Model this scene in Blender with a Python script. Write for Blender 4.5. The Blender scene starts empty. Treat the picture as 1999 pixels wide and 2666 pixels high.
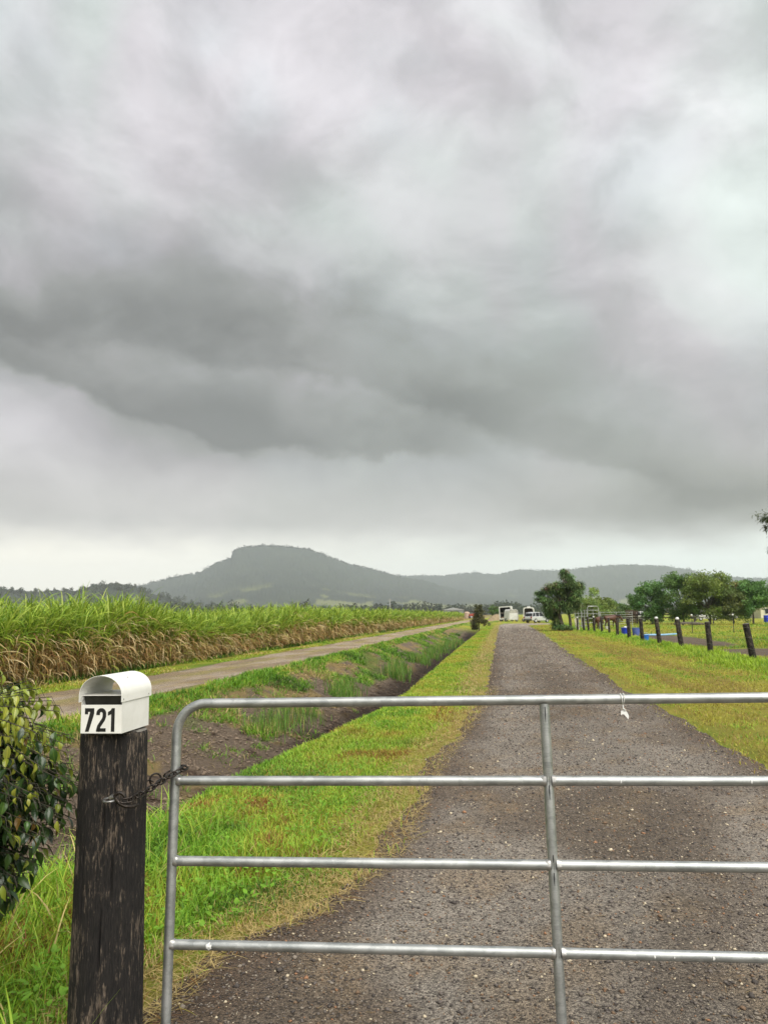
import bpy, math
import numpy as np
from mathutils import Vector, Matrix

SC = bpy.context.scene
COL = SC.collection
rng = np.random.default_rng(11)
PI = math.pi

# ------------------------------------------------------------------ camera
PITCH, ROLL = math.radians(7.6), math.radians(0.5)
fwd = Vector((0, math.cos(PITCH), math.sin(PITCH)))
rgt0 = Vector((1, 0, 0)); up0 = rgt0.cross(fwd)
rgt = math.cos(ROLL) * rgt0 - math.sin(ROLL) * up0
upv = math.cos(ROLL) * up0 + math.sin(ROLL) * rgt0
cd = bpy.data.cameras.new('camera'); cam = bpy.data.objects.new('camera', cd); COL.objects.link(cam)
cam.matrix_world = Matrix(((rgt.x, upv.x, -fwd.x, 0), (rgt.y, upv.y, -fwd.y, 0), (rgt.z, upv.z, -fwd.z, 1.5), (0, 0, 0, 1)))
cd.sensor_fit = 'VERTICAL'; cd.sensor_height = 36.0; cd.lens = 36.0 * 2000 / 2666
cd.clip_start = 0.05; cd.clip_end = 40000
cd.dof.use_dof = True; cd.dof.focus_distance = 2.75; cd.dof.aperture_fstop = 9.0
SC.camera = cam

# ------------------------------------------------------------------ light and exposure
SUN_EL, SUN_AZ = math.radians(52), math.radians(150)      # azimuth from +Y towards +X: high, behind the camera to the right
SC.view_settings.view_transform = 'Standard'; SC.view_settings.look = 'None'
SC.view_settings.exposure = 1.8; SC.view_settings.gamma = 1.0; SC.view_settings.use_curve_mapping = False
sd = bpy.data.lights.new('sun', 'SUN'); sd.energy = 1.5; sd.angle = math.radians(58); sd.color = (1.0, 0.965, 0.90)
sun = bpy.data.objects.new('sun', sd); COL.objects.link(sun)
sun.rotation_euler = Vector((math.sin(SUN_AZ) * math.cos(SUN_EL), math.cos(SUN_AZ) * math.cos(SUN_EL), math.sin(SUN_EL))).to_track_quat('Z', 'Y').to_euler()
sun.location = (20, -30, 60)

SC.cycles.use_denoising = True; SC.cycles.denoising_prefilter = 'ACCURATE'
SC.cycles.max_bounces = 6; SC.cycles.diffuse_bounces = 3; SC.cycles.glossy_bounces = 3
SC.cycles.transmission_bounces = 3; SC.cycles.volume_bounces = 2; SC.cycles.transparent_max_bounces = 12
SC.cycles.caustics_reflective = False; SC.cycles.caustics_refractive = False

# ------------------------------------------------------------------ world: daylight sky behind a sheet of rain cloud
wd = bpy.data.worlds.new('World'); SC.world = wd; wd.use_nodes = True
wt = wd.node_tree; wt.nodes.clear()
def N(t, typ, **kw):
    n = t.nodes.new(typ)
    for k, v in kw.items(): setattr(n, k, v)
    return n
def _in(t, sock, v):
    if isinstance(v, bpy.types.NodeSocket): t.links.new(v, sock)
    else: sock.default_value = v
def M(t, op, a, b=0.0, c=None, clamp=False):
    n = N(t, 'ShaderNodeMath', operation=op); n.use_clamp = clamp
    _in(t, n.inputs[0], a); _in(t, n.inputs[1], b)
    if c is not None: _in(t, n.inputs[2], c)
    return n.outputs[0]
def VM(t, op, a, b=(0, 0, 0)):
    n = N(t, 'ShaderNodeVectorMath', operation=op); _in(t, n.inputs[0], a); _in(t, n.inputs[1], b)
    return n.outputs['Value'] if op in ('DOT_PRODUCT', 'LENGTH') else n.outputs[0]
def NOISE(t, vec, scale, detail=4, rough=0.55, dist=0.0, out='Fac'):
    n = N(t, 'ShaderNodeTexNoise'); _in(t, n.inputs['Vector'], vec)
    n.inputs['Scale'].default_value = scale; n.inputs['Detail'].default_value = detail
    n.inputs['Roughness'].default_value = rough; n.inputs['Distortion'].default_value = dist
    return n.outputs[out]
def MAP(t, vec, loc=(0, 0, 0), rot=(0, 0, 0), sc=(1, 1, 1), typ='POINT'):
    n = N(t, 'ShaderNodeMapping', vector_type=typ); _in(t, n.inputs['Vector'], vec)
    n.inputs['Location'].default_value = loc; n.inputs['Rotation'].default_value = rot; n.inputs['Scale'].default_value = sc
    return n.outputs[0]
def MIX(t, f, a, b, mode='MIX'):
    n = N(t, 'ShaderNodeMix', data_type='RGBA', blend_type=mode); _in(t, n.inputs[0], f); _in(t, n.inputs[6], a); _in(t, n.inputs[7], b)
    return n.outputs[2]
def RANGE(t, v, a, b, c=0.0, d=1.0, smooth=True):
    n = N(t, 'ShaderNodeMapRange', interpolation_type='SMOOTHSTEP' if smooth else 'LINEAR')
    _in(t, n.inputs[0], v)
    for i, q in enumerate((a, b, c, d)): n.inputs[i + 1].default_value = q
    return n.outputs[0]

tc = N(wt, 'ShaderNodeTexCoord').outputs['Generated']
dirn = VM(wt, 'NORMALIZE', tc)
sx = N(wt, 'ShaderNodeSeparateXYZ'); _in(wt, sx.inputs[0], dirn); dx, dy, dz = sx.outputs
az = M(wt, 'ARCTAN2', dx, dy); el = M(wt, 'ARCSINE', dz)
# a flat cloud base seen in perspective (the layer overhead stretches towards the horizon)
inv = M(wt, 'DIVIDE', 1.0, M(wt, 'ADD', M(wt, 'MAXIMUM', dz, 0.0), 0.16))
cx = N(wt, 'ShaderNodeCombineXYZ'); _in(wt, cx.inputs[0], M(wt, 'MULTIPLY', dx, inv)); _in(wt, cx.inputs[1], M(wt, 'MULTIPLY', dy, inv)); layer = cx.outputs[0]
ae = N(wt, 'ShaderNodeCombineXYZ'); _in(wt, ae.inputs[0], az); _in(wt, ae.inputs[1], el); angv = ae.outputs[0]
wob = VM(wt, 'SUBTRACT', NOISE(wt, dirn, 3.6, 5, 0.5, 0.3, out='Color'), (0.5, 0.5, 0.5))
wv = N(wt, 'ShaderNodeVectorMath', operation='MULTIPLY_ADD'); _in(wt, wv.inputs[0], wob); wv.inputs[1].default_value = (0.22, 0.11, 0.0); _in(wt, wv.inputs[2], angv)
angw = wv.outputs[0]
# thicker and thinner stretches of the cloud sheet: azimuth, elevation, weight
CLOUDS = [(0.46, 0.110, -0.085), (0.26, 0.118, -0.060), (0.05, 0.150, -0.03), (-0.200, 0.241, -0.143), (0.106, 0.266, -0.082), (-0.177, 0.649, 0.112), (0.470, 0.553, 0.114), (-0.479, 0.338, -0.135), (-0.141, 0.331, -0.090), (0.440, 0.147, -0.059), (0.466, 0.384, 0.098), (-0.314, 0.218, -0.153), (0.463, 0.470, 0.102), (0.138, 0.690, 0.080), (-0.319, 0.358, -0.110), (0.500, 0.646, 0.076), (0.018, 0.594, 0.081), (-0.473, 0.646, 0.064), (0.032, 0.226, -0.085), (0.046, 0.343, -0.083), (-0.383, 0.529, 0.071), (0.283, 0.215, -0.083), (-0.080, 0.707, 0.071), (0.437, 0.103, -0.080), (0.299, 0.538, 0.061), (-0.203, 0.411, -0.062), (-0.299, 0.580, 0.052), (0.049, 0.508, 0.048), (0.222, 0.131, -0.047), (0.420, 0.609, 0.062), (0.466, 0.237, -0.037), (-0.448, 0.230, 0.047), (-0.257, 0.192, 0.048), (-0.334, 0.686, 0.041), (0.212, 0.620, 0.042), (0.400, 0.342, 0.038), (0.228, 0.305, -0.033)]
acc = 0.0
for a0, e0, wgt in CLOUDS:
    q = MAP(wt, angw, (a0, e0, 0), (0, 0, math.radians(-14)), (0.13, 0.045, 1), 'TEXTURE')
    g = M(wt, 'EXPONENT', M(wt, 'MULTIPLY', VM(wt, 'DOT_PRODUCT', q, q), -1.0))
    acc = M(wt, 'MULTIPLY_ADD', g, wgt, acc)
lay = MAP(wt, layer, (0.3, 0.1, 0), (0, 0, math.radians(35)), (1.0, 0.5, 1.0))
n1 = M(wt, 'SUBTRACT', NOISE(wt, lay, 2.2, 7, 0.55, 0.3), 0.5)
bil = NOISE(wt, MAP(wt, angw, (0.2, 0.9, 0.3), (0, 0, math.radians(36)), (0.85, 1.5, 1)), 5.6, 8, 0.57, 0.15)
fin = M(wt, 'SUBTRACT', NOISE(wt, MAP(wt, angw, (4, 2, 1), (0, 0, math.radians(30)), (1, 1.35, 1)), 15.0, 7, 0.6, 0.2), 0.5)
n2 = M(wt, 'ADD', M(wt, 'MULTIPLY', RANGE(wt, bil, 0.36, 0.64, -0.5, 0.5), 0.75), M(wt, 'MULTIPLY', fin, 0.75))
val = M(wt, 'MULTIPLY_ADD', n1, 0.10, M(wt, 'MULTIPLY_ADD', n2, RANGE(wt, el, 0.1, 0.42, 0.06, 0.14), M(wt, 'ADD', M(wt, 'MULTIPLY', acc, RANGE(wt, el, 0.15, 0.45, 1.22, 1.18)), 0.748)))
# lower edges of two cloud decks: soft above, ragged and sharper below
rag = M(wt, 'MULTIPLY_ADD', M(wt, 'SUBTRACT', NOISE(wt, MAP(wt, dirn, (1, 5, 2), (0, 0, 0), (1, 1, 1.4)), 11.0, 7, 0.62, 0.2), 0.5), 0.085, el)
e1 = M(wt, 'MULTIPLY_ADD', M(wt, 'MAXIMUM', M(wt, 'SUBTRACT', -0.20, az), 0.0), 0.34, 0.206)
e2 = M(wt, 'SUBTRACT', M(wt, 'MULTIPLY_ADD', M(wt, 'MAXIMUM', M(wt, 'SUBTRACT', -0.05, az), 0.0), 0.09, 0.303), M(wt, 'MULTIPLY', M(wt, 'MINIMUM', M(wt, 'MAXIMUM', M(wt, 'ADD', az, 0.05), 0.0), 0.45), 0.39))
for ed, wgt, thick, a0, a1, soft in ((e1, -0.135, 14.0, 0.02, 0.16, 0.012), (e2, -0.085, 9.0, 3.0, 4.0, 0.012)):
    s_ = M(wt, 'SUBTRACT', rag, ed)
    g = M(wt, 'MULTIPLY', RANGE(wt, s_, -0.008, soft), M(wt, 'EXPONENT', M(wt, 'MULTIPLY', M(wt, 'MAXIMUM', s_, 0.0), -thick)))
    val = M(wt, 'MULTIPLY_ADD', M(wt, 'MULTIPLY', g, RANGE(wt, az, a0, a1, 1, 0)), wgt, val)
# the clear slot under the cloud base along the horizon
slot = M(wt, 'SUBTRACT', 1.0, RANGE(wt, M(wt, 'MULTIPLY_ADD', M(wt, 'SUBTRACT', NOISE(wt, MAP(wt, dirn, (0, 0, 0), (0, 0, 0), (1, 1, 3)), 6, 6, 0.6), 0.5), 0.06, el), 0.062, 0.125))
slotv = M(wt, 'MULTIPLY_ADD', RANGE(wt, M(wt, 'ABSOLUTE', M(wt, 'ADD', az, 0.36)), 0.0, 0.42, 0.08, 0.0), 1.0, M(wt, 'MULTIPLY_ADD', n2, 0.05, 0.98))
val = M(wt, 'ADD', M(wt, 'MULTIPLY', val, M(wt, 'SUBTRACT', 1.0, slot)), M(wt, 'MULTIPLY', slotv, slot))
val = M(wt, 'MINIMUM', M(wt, 'MAXIMUM', val, 0.46), 1.02)
lum = M(wt, 'POWER', val, 2.2)
hue = NOISE(wt, dirn, 2.6, 4, 0.5, 0.5)
tint = MIX(wt, RANGE(wt, hue, 0.36, 0.60), (0.942, 1.025, 0.992, 1), (1.020, 0.982, 1.030, 1))
tint = MIX(wt, RANGE(wt, NOISE(wt, MAP(wt, dirn, (7, 7, 7)), 3.0, 3, 0.5, 0.3), 0.45, 0.65, 0, 0.8), tint, (0.955, 1.003, 1.045, 1))
tint = MIX(wt, RANGE(wt, val, 0.66, 0.56, 0, 0.7), tint, (0.985, 1.025, 0.975, 1))
tint = MIX(wt, RANGE(wt, el, 0.24, 0.10, 0, 0.8), tint, (1.035, 1.008, 0.955, 1))
tint = MIX(wt, slot, tint, MIX(wt, RANGE(wt, az, -0.45, 0.45), (1.06, 1.02, 0.88, 1), (0.95, 1.03, 0.97, 1)))
cloud = VM(wt, 'SCALE', tint); cn = cloud.node; _in(wt, cn.inputs['Scale'], lum)
sky = N(wt, 'ShaderNodeTexSky', sky_type='NISHITA'); sky.sun_disc = False; sky.sun_elevation = SUN_EL; sky.sun_rotation = SUN_AZ; sky.air_density = 1.5; sky.dust_density = 3
bg1 = N(wt, 'ShaderNodeBackground'); wt.links.new(sky.outputs[0], bg1.inputs[0]); bg1.inputs[1].default_value = 0.05
bg2 = N(wt, 'ShaderNodeBackground'); wt.links.new(cloud, bg2.inputs[0]); bg2.inputs[1].default_value = 0.302
mixw = N(wt, 'ShaderNodeMixShader'); mixw.inputs[0].default_value = 0.97
wt.links.new(bg1.outputs[0], mixw.inputs[1]); wt.links.new(bg2.outputs[0], mixw.inputs[2])
wo = N(wt, 'ShaderNodeOutputWorld'); wt.links.new(mixw.outputs[0], wo.inputs[0])

# ------------------------------------------------------------------ helpers
def lin(r, g, b):
    f = lambda c: c / 12.92 if c <= 0.04045 else ((c + 0.055) / 1.055) ** 2.4
    return np.array([f(r / 255), f(g / 255), f(b / 255)])
def tag(o, label=None, cat=None, group=None, kind=None):
    if label: o['label'] = label
    if cat: o['category'] = cat
    if group: o['group'] = group
    if kind: o['kind'] = kind
    return o
def empty(name, loc=(0, 0, 0), rz=0.0):
    o = bpy.data.objects.new(name, None); COL.objects.link(o); o.location = loc; o.rotation_euler = (0, 0, rz); o.empty_display_size = 0.2
    return o
def mesh(name, V, F, mat=None, colors=None, smooth=False):
    """V (n,3); F a list of faces or an (m,k) array"""
    me = bpy.data.meshes.new(name)
    V = np.asarray(V, np.float32)
    if isinstance(F, np.ndarray):
        m, k = F.shape
        me.vertices.add(len(V)); me.vertices.foreach_set('co', V.ravel())
        me.loops.add(m * k); me.loops.foreach_set('vertex_index', F.astype(np.int32).ravel())
        me.polygons.add(m); me.polygons.foreach_set('loop_start', np.arange(0, m * k, k, dtype=np.int32)); me.polygons.foreach_set('loop_total', np.full(m, k, np.int32))
        me.update(calc_edges=True)
    else:
        me.from_pydata([tuple(map(float, v)) for v in V], [], [tuple(map(int, f)) for f in F])
    if smooth: me.polygons.foreach_set('use_smooth', np.ones(len(me.polygons), bool))
    if colors is not None:
        at = me.color_attributes.new('Col', 'FLOAT_COLOR', 'POINT')
        c = np.ones((len(V), 4), np.float32); c[:, :3] = colors; at.data.foreach_set('color', c.ravel())
    if mat: me.materials.append(mat)
    return me
def link(name, me, parent=None, loc=None, rot=None):
    o = bpy.data.objects.new(name, me); COL.objects.link(o)
    if parent: o.parent = parent
    if loc is not None: o.location = loc
    if rot is not None: o.rotation_euler = rot
    return o
def obj(name, V, F, mat=None, parent=None, colors=None, smooth=False, loc=None, rot=None):
    return link(name, mesh(name, V, F, mat, colors, smooth), parent, loc, rot)
class MB:
    """collects shapes into one mesh"""
    def __init__(s): s.V = []; s.F = []
    def add(s, V, F):
        n = len(s.V); s.V += [tuple(v) for v in V]; s.F += [tuple(i + n for i in f) for f in F]; return s
    def box(s, x0, x1, y0, y1, z0, z1, R=None, b=0.0):
        V = [(x, y, z) for z in (z0, z1) for y in (y0, y1) for x in (x0, x1)]
        F = [(0, 2, 3, 1), (4, 5, 7, 6), (0, 1, 5, 4), (1, 3, 7, 5), (3, 2, 6, 7), (2, 0, 4, 6)]
        if R is not None: V = [R @ Vector(v) for v in V]
        return s.add(V, F)
    def tube(s, P, r, n=10, cap=True, closed=False):
        V, F = tube_geo(P, r, n, cap, closed); return s.add(V, F)
    def prism(s, poly, y0, y1, plane='xz'):
        k = len(poly)
        mk = (lambda a, b, y: (a, y, b)) if plane == 'xz' else ((lambda a, b, y: (y, a, b)) if plane == 'yz' else (lambda a, b, y: (a, b, y)))
        V = [mk(a, b, y0) for a, b in poly] + [mk(a, b, y1) for a, b in poly]
        F = [tuple(range(k))[::-1], tuple(range(k, 2 * k))] + [(i, (i + 1) % k, k + (i + 1) % k, k + i) for i in range(k)]
        return s.add(V, F)
    def obj(s, name, mat, parent=None, smooth=False, loc=None, rot=None):
        o = obj(name, np.array(s.V), s.F, mat, parent, None, smooth, loc, rot); return o
def tube_geo(P, r, n=10, cap=True, closed=False):
    P = [Vector(p) for p in P]; k = len(P); rr = r if hasattr(r, '__len__') else [r] * k
    T = []
    for i in range(k):
        if closed: t = P[(i + 1) % k] - P[i - 1]
        else: t = P[min(i + 1, k - 1)] - P[max(i - 1, 0)]
        T.append(t.normalized())
    a = Vector((0, 0, 1)) if abs(T[0].z) < 0.9 else Vector((1, 0, 0))
    u = T[0].cross(a).normalized(); V = []; F = []
    for i in range(k):
        u = (u - T[i] * u.dot(T[i])).normalized(); w = T[i].cross(u)
        for j in range(n):
            q = 2 * PI * j / n; V.append(P[i] + (u * math.cos(q) + w * math.sin(q)) * rr[i])
    for i in range(k if closed else k - 1):
        i2 = (i + 1) % k
        for j in range(n):
            F.append((i * n + j, i * n + (j + 1) % n, i2 * n + (j + 1) % n, i2 * n + j))
    if cap and not closed: F += [tuple(range(n))[::-1], tuple(range((k - 1) * n, k * n))]
    return V, F
def smooth_by_angle(o, deg=40):
    me = o.data; me.polygons.foreach_set('use_smooth', np.ones(len(me.polygons), bool))
    try: me.set_sharp_from_angle(angle=math.radians(deg))
    except Exception: pass
    return o
def _hash(i, j, seed):
    n = (i * 374761393 + j * 668265263 + seed * 974634777) & 0xFFFFFFFF
    n = ((n ^ (n >> 13)) * 1274126177) & 0xFFFFFFFF
    return ((n ^ (n >> 16)) & 0xFFFF) / 65535.0
def vn(x, y, seed=0):
    x = np.asarray(x, float); y = np.asarray(y, float)
    i = np.floor(x).astype(np.int64); j = np.floor(y).astype(np.int64); fx = x - i; fy = y - j
    fx = fx * fx * (3 - 2 * fx); fy = fy * fy * (3 - 2 * fy)
    a = _hash(i, j, seed); b = _hash(i + 1, j, seed); c = _hash(i, j + 1, seed); d = _hash(i + 1, j + 1, seed)
    return (a * (1 - fx) + b * fx) * (1 - fy) + (c * (1 - fx) + d * fx) * fy
def fbm(x, y, seed=0, oct=4, gain=0.5):
    s = 0; a = 1; t = 0
    for k in range(oct): s = s + a * vn(x * 2 ** k, y * 2 ** k, seed + 17 * k); t += a; a *= gain
    return s / t
def sstep(x, a, b):
    t = np.clip((x - a) / (b - a), 0, 1); return t * t * (3 - 2 * t)

# ------------------------------------------------------------------ materials
def newmat(name):
    m = bpy.data.materials.new(name); m.use_nodes = True; t = m.node_tree; t.nodes.clear()
    out = N(t, 'ShaderNodeOutputMaterial'); return m, t, out
def pbsdf(t, out, col, rough=0.7, metal=0.0, spec=0.5, normal=None):
    b = N(t, 'ShaderNodeBsdfPrincipled')
    _in(t, b.inputs['Base Color'], col if isinstance(col, bpy.types.NodeSocket) else (*col[:3], 1)); _in(t, b.inputs['Roughness'], rough); _in(t, b.inputs['Metallic'], metal)
    b.inputs['Specular IOR Level'].default_value = spec
    if normal is not None: t.links.new(normal, b.inputs['Normal'])
    if out: t.links.new(b.outputs[0], out.inputs[0])
    return b
def BUMP(t, h, strength=0.5, dist=0.01):
    n = N(t, 'ShaderNodeBump'); n.inputs['Strength'].default_value = strength; n.inputs['Distance'].default_value = dist; _in(t, n.inputs['Height'], h); return n.outputs[0]
def OBJC(t): return N(t, 'ShaderNodeTexCoord').outputs['Object']
def plain(name, c, rough=0.6, metal=0.0, c2=None, scale=8.0, bump=0.0, bscale=40.0, stretch=(1, 1, 1), lo=0.35, hi=0.65, bdist=0.004):
    """two-tone procedural surface with relief"""
    m, t, out = newmat(name); oc = OBJC(t); v = MAP(t, oc, (0, 0, 0), (0, 0, 0), stretch)
    c2 = c2 if c2 is not None else tuple(x * 0.8 for x in c[:3])
    f = RANGE(t, NOISE(t, v, scale, 5, 0.6), lo, hi)
    col = MIX(t, f, (*c[:3], 1), (*c2[:3], 1))
    nrm = BUMP(t, NOISE(t, v, bscale, 4, 0.6), bump, bdist) if bump else None
    pbsdf(t, out, col, rough, metal, 0.5, nrm); return m
def leafmat(name, transl=0.35, rough=0.5, var=0.25, nscale=14.0, base=None, spec=0.35):
    """plant tissue: colour from the mesh attribute (or base), part of the light passing through"""
    m, t, out = newmat(name)
    if base is None:
        a = N(t, 'ShaderNodeAttribute', attribute_name='Col'); c = a.outputs['Color']
    else: c = None
    f = NOISE(t, OBJC(t), nscale, 3, 0.6)
    k = M(t, 'MULTIPLY_ADD', f, 2 * var, 1 - var)
    cs = N(t, 'ShaderNodeVectorMath', operation='SCALE'); _in(t, cs.inputs[0], c if c is not None else tuple(base[:3])); _in(t, cs.inputs['Scale'], k); col = cs.outputs[0]
    b = pbsdf(t, None, col, rough, 0, spec)
    tr = N(t, 'ShaderNodeBsdfTranslucent'); t.links.new(col, tr.inputs[0])
    mx = N(t, 'ShaderNodeMixShader'); mx.inputs[0].default_value = transl; t.links.new(b.outputs[0], mx.inputs[1]); t.links.new(tr.outputs[0], mx.inputs[2]); t.links.new(mx.outputs[0], out.inputs[0])
    return m
GRASS = leafmat('grass_blades', 0.38, 0.55, 0.12, 3.0)
CANE = leafmat('cane_leaves', 0.35, 0.5, 0.15, 6.0)
FOL = leafmat('tree_foliage', 0.30, 0.55, 0.2, 1.5)

def blades(base, length, width, az, lean, bend, cb, ct, segs=2, twist=None, pw=1.0, tipw=0.08, basew=0.75):
    """curved leaf strips; every argument is an array over the blades. Returns V, F(quads), colours"""
    n = len(base); h = np.stack([np.cos(az), np.sin(az), np.zeros(n)], 1)
    sd = np.stack([-np.sin(az), np.cos(az), np.zeros(n)], 1)
    P = base.copy(); V = np.zeros((n, segs + 1, 2, 3)); C = np.zeros((n, segs + 1, 2, 3))
    for k in range(segs + 1):
        tt = k / segs
        th = lean + bend * tt ** pw
        dv = h * np.sin(th)[:, None] + np.array([0, 0, 1.0]) * np.cos(th)[:, None]
        if k: P = P + dv * (length / segs)[:, None]
        wp = basew + (1 - basew) * math.sin(PI * min(tt * 1.25, 0.5) ) if tt < 0.4 else 1.0 - (1 - tipw) * ((tt - 0.4) / 0.6) ** 1.4
        s2 = sd
        if twist is not None:
            a = twist * tt; nn = np.cross(dv, sd); s2 = sd * np.cos(a)[:, None] + nn * np.sin(a)[:, None]
        V[:, k, 0] = P - s2 * (width * wp * 0.5)[:, None]; V[:, k, 1] = P + s2 * (width * wp * 0.5)[:, None]
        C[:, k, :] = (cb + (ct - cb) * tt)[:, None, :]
    idx = np.arange(n * (segs + 1) * 2).reshape(n, segs + 1, 2)
    F = np.stack([idx[:, :-1, 0], idx[:, :-1, 1], idx[:, 1:, 1], idx[:, 1:, 0]], -1).reshape(-1, 4)
    return V.reshape(-1, 3), F, C.reshape(-1, 3)
class Pile:
    def __init__(s): s.V = []; s.F = []; s.C = []; s.n = 0
    def add(s, V, F, C): s.V.append(V); s.F.append(F + s.n); s.C.append(C); s.n += len(V)
    def obj(s, name, mat, parent=None): return obj(name, np.concatenate(s.V), np.concatenate(s.F), mat, parent, np.concatenate(s.C))

# ------------------------------------------------------------------ lie of the land: u runs across the lane, Y along it, X = u + 0.155 Y
SL = 0.155
def lip(Y): return np.interp(Y, [0, 6.6, 8.1, 10.4, 12.9, 16, 27.6, 72, 400], [-2.72, -2.73, -2.66, -2.38, -2.1, -2.0, -2.14, -2.35, -2.4])
def road_l(Y): return np.interp(Y, [-40, 2.8, 3.4, 3.7, 4.0, 5.0, 6.6, 7.8, 10.3, 14.5, 25, 49, 103], [-1.7, -1.55, -1.53, -1.45, -1.18, -0.9, -0.92, -0.88, -0.72, -0.45, -0.53, -0.64, -0.9])
def road_r(Y): return np.interp(Y, [-40, 2, 7.8, 10, 14.5, 18.7, 26.9, 57, 100], [2.7, 2.6, 2.52, 2.49, 2.36, 2.40, 2.42, 2.8, 3.0])
def ground_z(u, Y):
    z = 0.035 * (fbm(u * 0.6, Y * 0.35, 3, 3) - 0.5) + 0.02 * (fbm(u * 3, Y * 3, 5, 2) - 0.5)
    L = lip(Y)
    wob = 0.35 * (fbm(Y * 0.35, u * 0.2, 21, 3) - 0.5)
    zl = np.interp(u + wob, [-6.6, -6.2, -5.9, -5.5, -4.6, -3.9, -3.3], [0, 0.02, -0.13, -0.30, -0.68, -0.95, -1.15])
    zr = np.interp(u - L + 0.2 * wob, [-0.85, -0.5, -0.22, -0.02, 0.25], [-1.15, -1.0, -0.5, -0.07, 0.0])
    d = np.maximum(zl, zr); ind = sstep(-d, 0.02, 0.3)
    k = 1 - 0.75 * sstep(Y, 62, 92)
    clod = ind * (0.16 * (fbm(u * 2.2, Y * 1.8, 9, 4, 0.6) - 0.5) + 0.05 * (vn(u * 9, Y * 9, 31) - 0.5))
    z = z + d * k + clod * k
    z = z + 0.05 * sstep(-u, 5.4, 6.2) * sstep(u, -9.2, -6.4) * 0 + 0.07 * np.exp(-((u - 6.9) / 0.7) ** 2) * sstep(Y, 5, 20)
    return z
def gx(u, Y): return u + SL * Y

# ------------------------------------------------------------------ ground sheet
YEL = lin(186, 178, 70); LIME = lin(164, 182, 54); GRN = lin(110, 148, 40); DRY = lin(196, 170, 104); BRN = lin(150, 122, 66); SOIL = lin(138, 121, 104); MUD = lin(84, 67, 54); DUST = lin(158, 142, 122)
K_ALB = 0.62      # display colours above are of lit surfaces; this brings them to surface reflectance
def mixc(a, b, f): f = np.asarray(f)[..., None]; return a * (1 - f) + b * f
def ground_colour(u, Y):
    big = fbm(u * 0.45, Y * 0.22, 41, 4); mid = fbm(u * 1.7, Y * 1.0, 43, 4); fin = fbm(u * 5, Y * 4, 47, 3)
    c = mixc(LIME * np.ones(u.shape + (3,)), YEL, sstep(mid, 0.35, 0.65)); c = mixc(c, GRN, sstep(big, 0.5, 0.72) * 0.8)
    L = lip(Y); RL = road_l(Y); RR = road_r(Y)
    # mown right verge: brownish swaths running along the lane
    stripe = fbm(u * 1.9 + 0.4 * mid, Y * 0.10, 51, 4)
    rv = sstep(u, RR - 0.3, RR + 0.4) * (1 - sstep(u, 5.4, 6.4))
    c = mixc(c, mixc(YEL * np.ones(u.shape + (3,)), BRN, sstep(stripe * 0.7 + mid * 0.3, 0.44, 0.62) * 0.6), rv * 0.9)
    lv = sstep(u, L, L + 0.3) * (1 - sstep(u, RL - 0.1, RL + 0.5))
    c = mixc(c, DRY, lv * sstep(u - RL + 0.5 * (mid - 0.5), -0.3, 0.0) * 0.3)
    # the field track and its edges
    tr = sstep(u + 0.7 * (mid - 0.5), -9.3, -8.9) * (1 - sstep(u + 0.5 * (mid - 0.5), -6.95, -6.6))
    hump = np.exp(-((u + 7.95) / 0.3) ** 2) * sstep(mid, 0.4, 0.62)
    c = mixc(c, mixc(mixc(DUST * np.ones(u.shape + (3,)), BRN, sstep(mid, 0.5, 0.7) * 0.7), YEL, hump * 0.35), tr)
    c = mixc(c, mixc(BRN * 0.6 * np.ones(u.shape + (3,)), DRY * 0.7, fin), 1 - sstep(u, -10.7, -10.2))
    # the ditch: crumbly soil, straw, weeds, wet mud below
    dk = sstep(u + 0.5 * (mid - 0.5), -6.15, -5.85) * (1 - sstep(u - L, -0.25, -0.02)) * (1 - sstep(Y, 78, 95))
    soil = mixc(SOIL * np.ones(u.shape + (3,)), MUD, sstep(fin + 0.22 * (u + 4.1), 0.38, 0.66))
    soil = mixc(soil, DRY * 0.8, sstep(mid + 0.12 * np.clip(-u - 4.6, 0, 2), 0.58, 0.7) * 0.7)
    soil = mixc(soil, GRN * 0.75, sstep(big, 0.52, 0.66) * (1 - sstep(u, -4.7, -4.2)) * 0.7)
    soil = mixc(soil, MUD * 0.48, sstep(u + 0.4 * (mid - 0.5), -4.4, -3.6))
    c = mixc(c, soil, dk)
    # bare trampled earth inside the paddock
    p = sstep(fbm(u * 0.35 + 3, Y * 0.16, 61, 4), 0.5, 0.6) * sstep(u, 8.0, 9.2) * (1 - sstep(u, 13, 17)) * sstep(Y, 20, 25) * (1 - sstep(Y, 62, 75))
    yard = sstep(-np.hypot((u - 9.5) / 1.6, (Y - 43) / 10) + 0.35 * (mid - 0.5), -1.05, -0.8)
    yard2 = sstep(-np.hypot((u - 10.2) / 2.4, (Y - 28.5) / 3.6) + 0.5 * (mid - 0.5), -1.05, -0.8)
    c = mixc(c, SOIL * 0.9, np.maximum(np.maximum(yard, yard2), p * 0.2))
    return c * (0.82 + 0.36 * fin)[..., None] * K_ALB
US = np.concatenate([-np.geomspace(4400, 13, 26), np.arange(-12.5, -6.6, 0.25), np.arange(-6.6, -0.2, 0.055), np.arange(-0.2, 2.2, 0.3), np.arange(2.2, 8.4, 0.12), np.arange(8.4, 20, 0.4), np.geomspace(20, 4400, 26)])
YS = np.concatenate([-np.geomspace(400, 6, 8), np.arange(-5, 2, 0.5), np.arange(2, 14, 0.07), np.arange(14, 40, 0.2), np.arange(40, 110, 0.7), np.geomspace(110, 6200, 32)])
UU, YY = np.meshgrid(US, YS); ZZ = ground_z(UU, YY); ZZ[YY > 400] = 0
nu, ny = len(US), len(YS)
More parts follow.
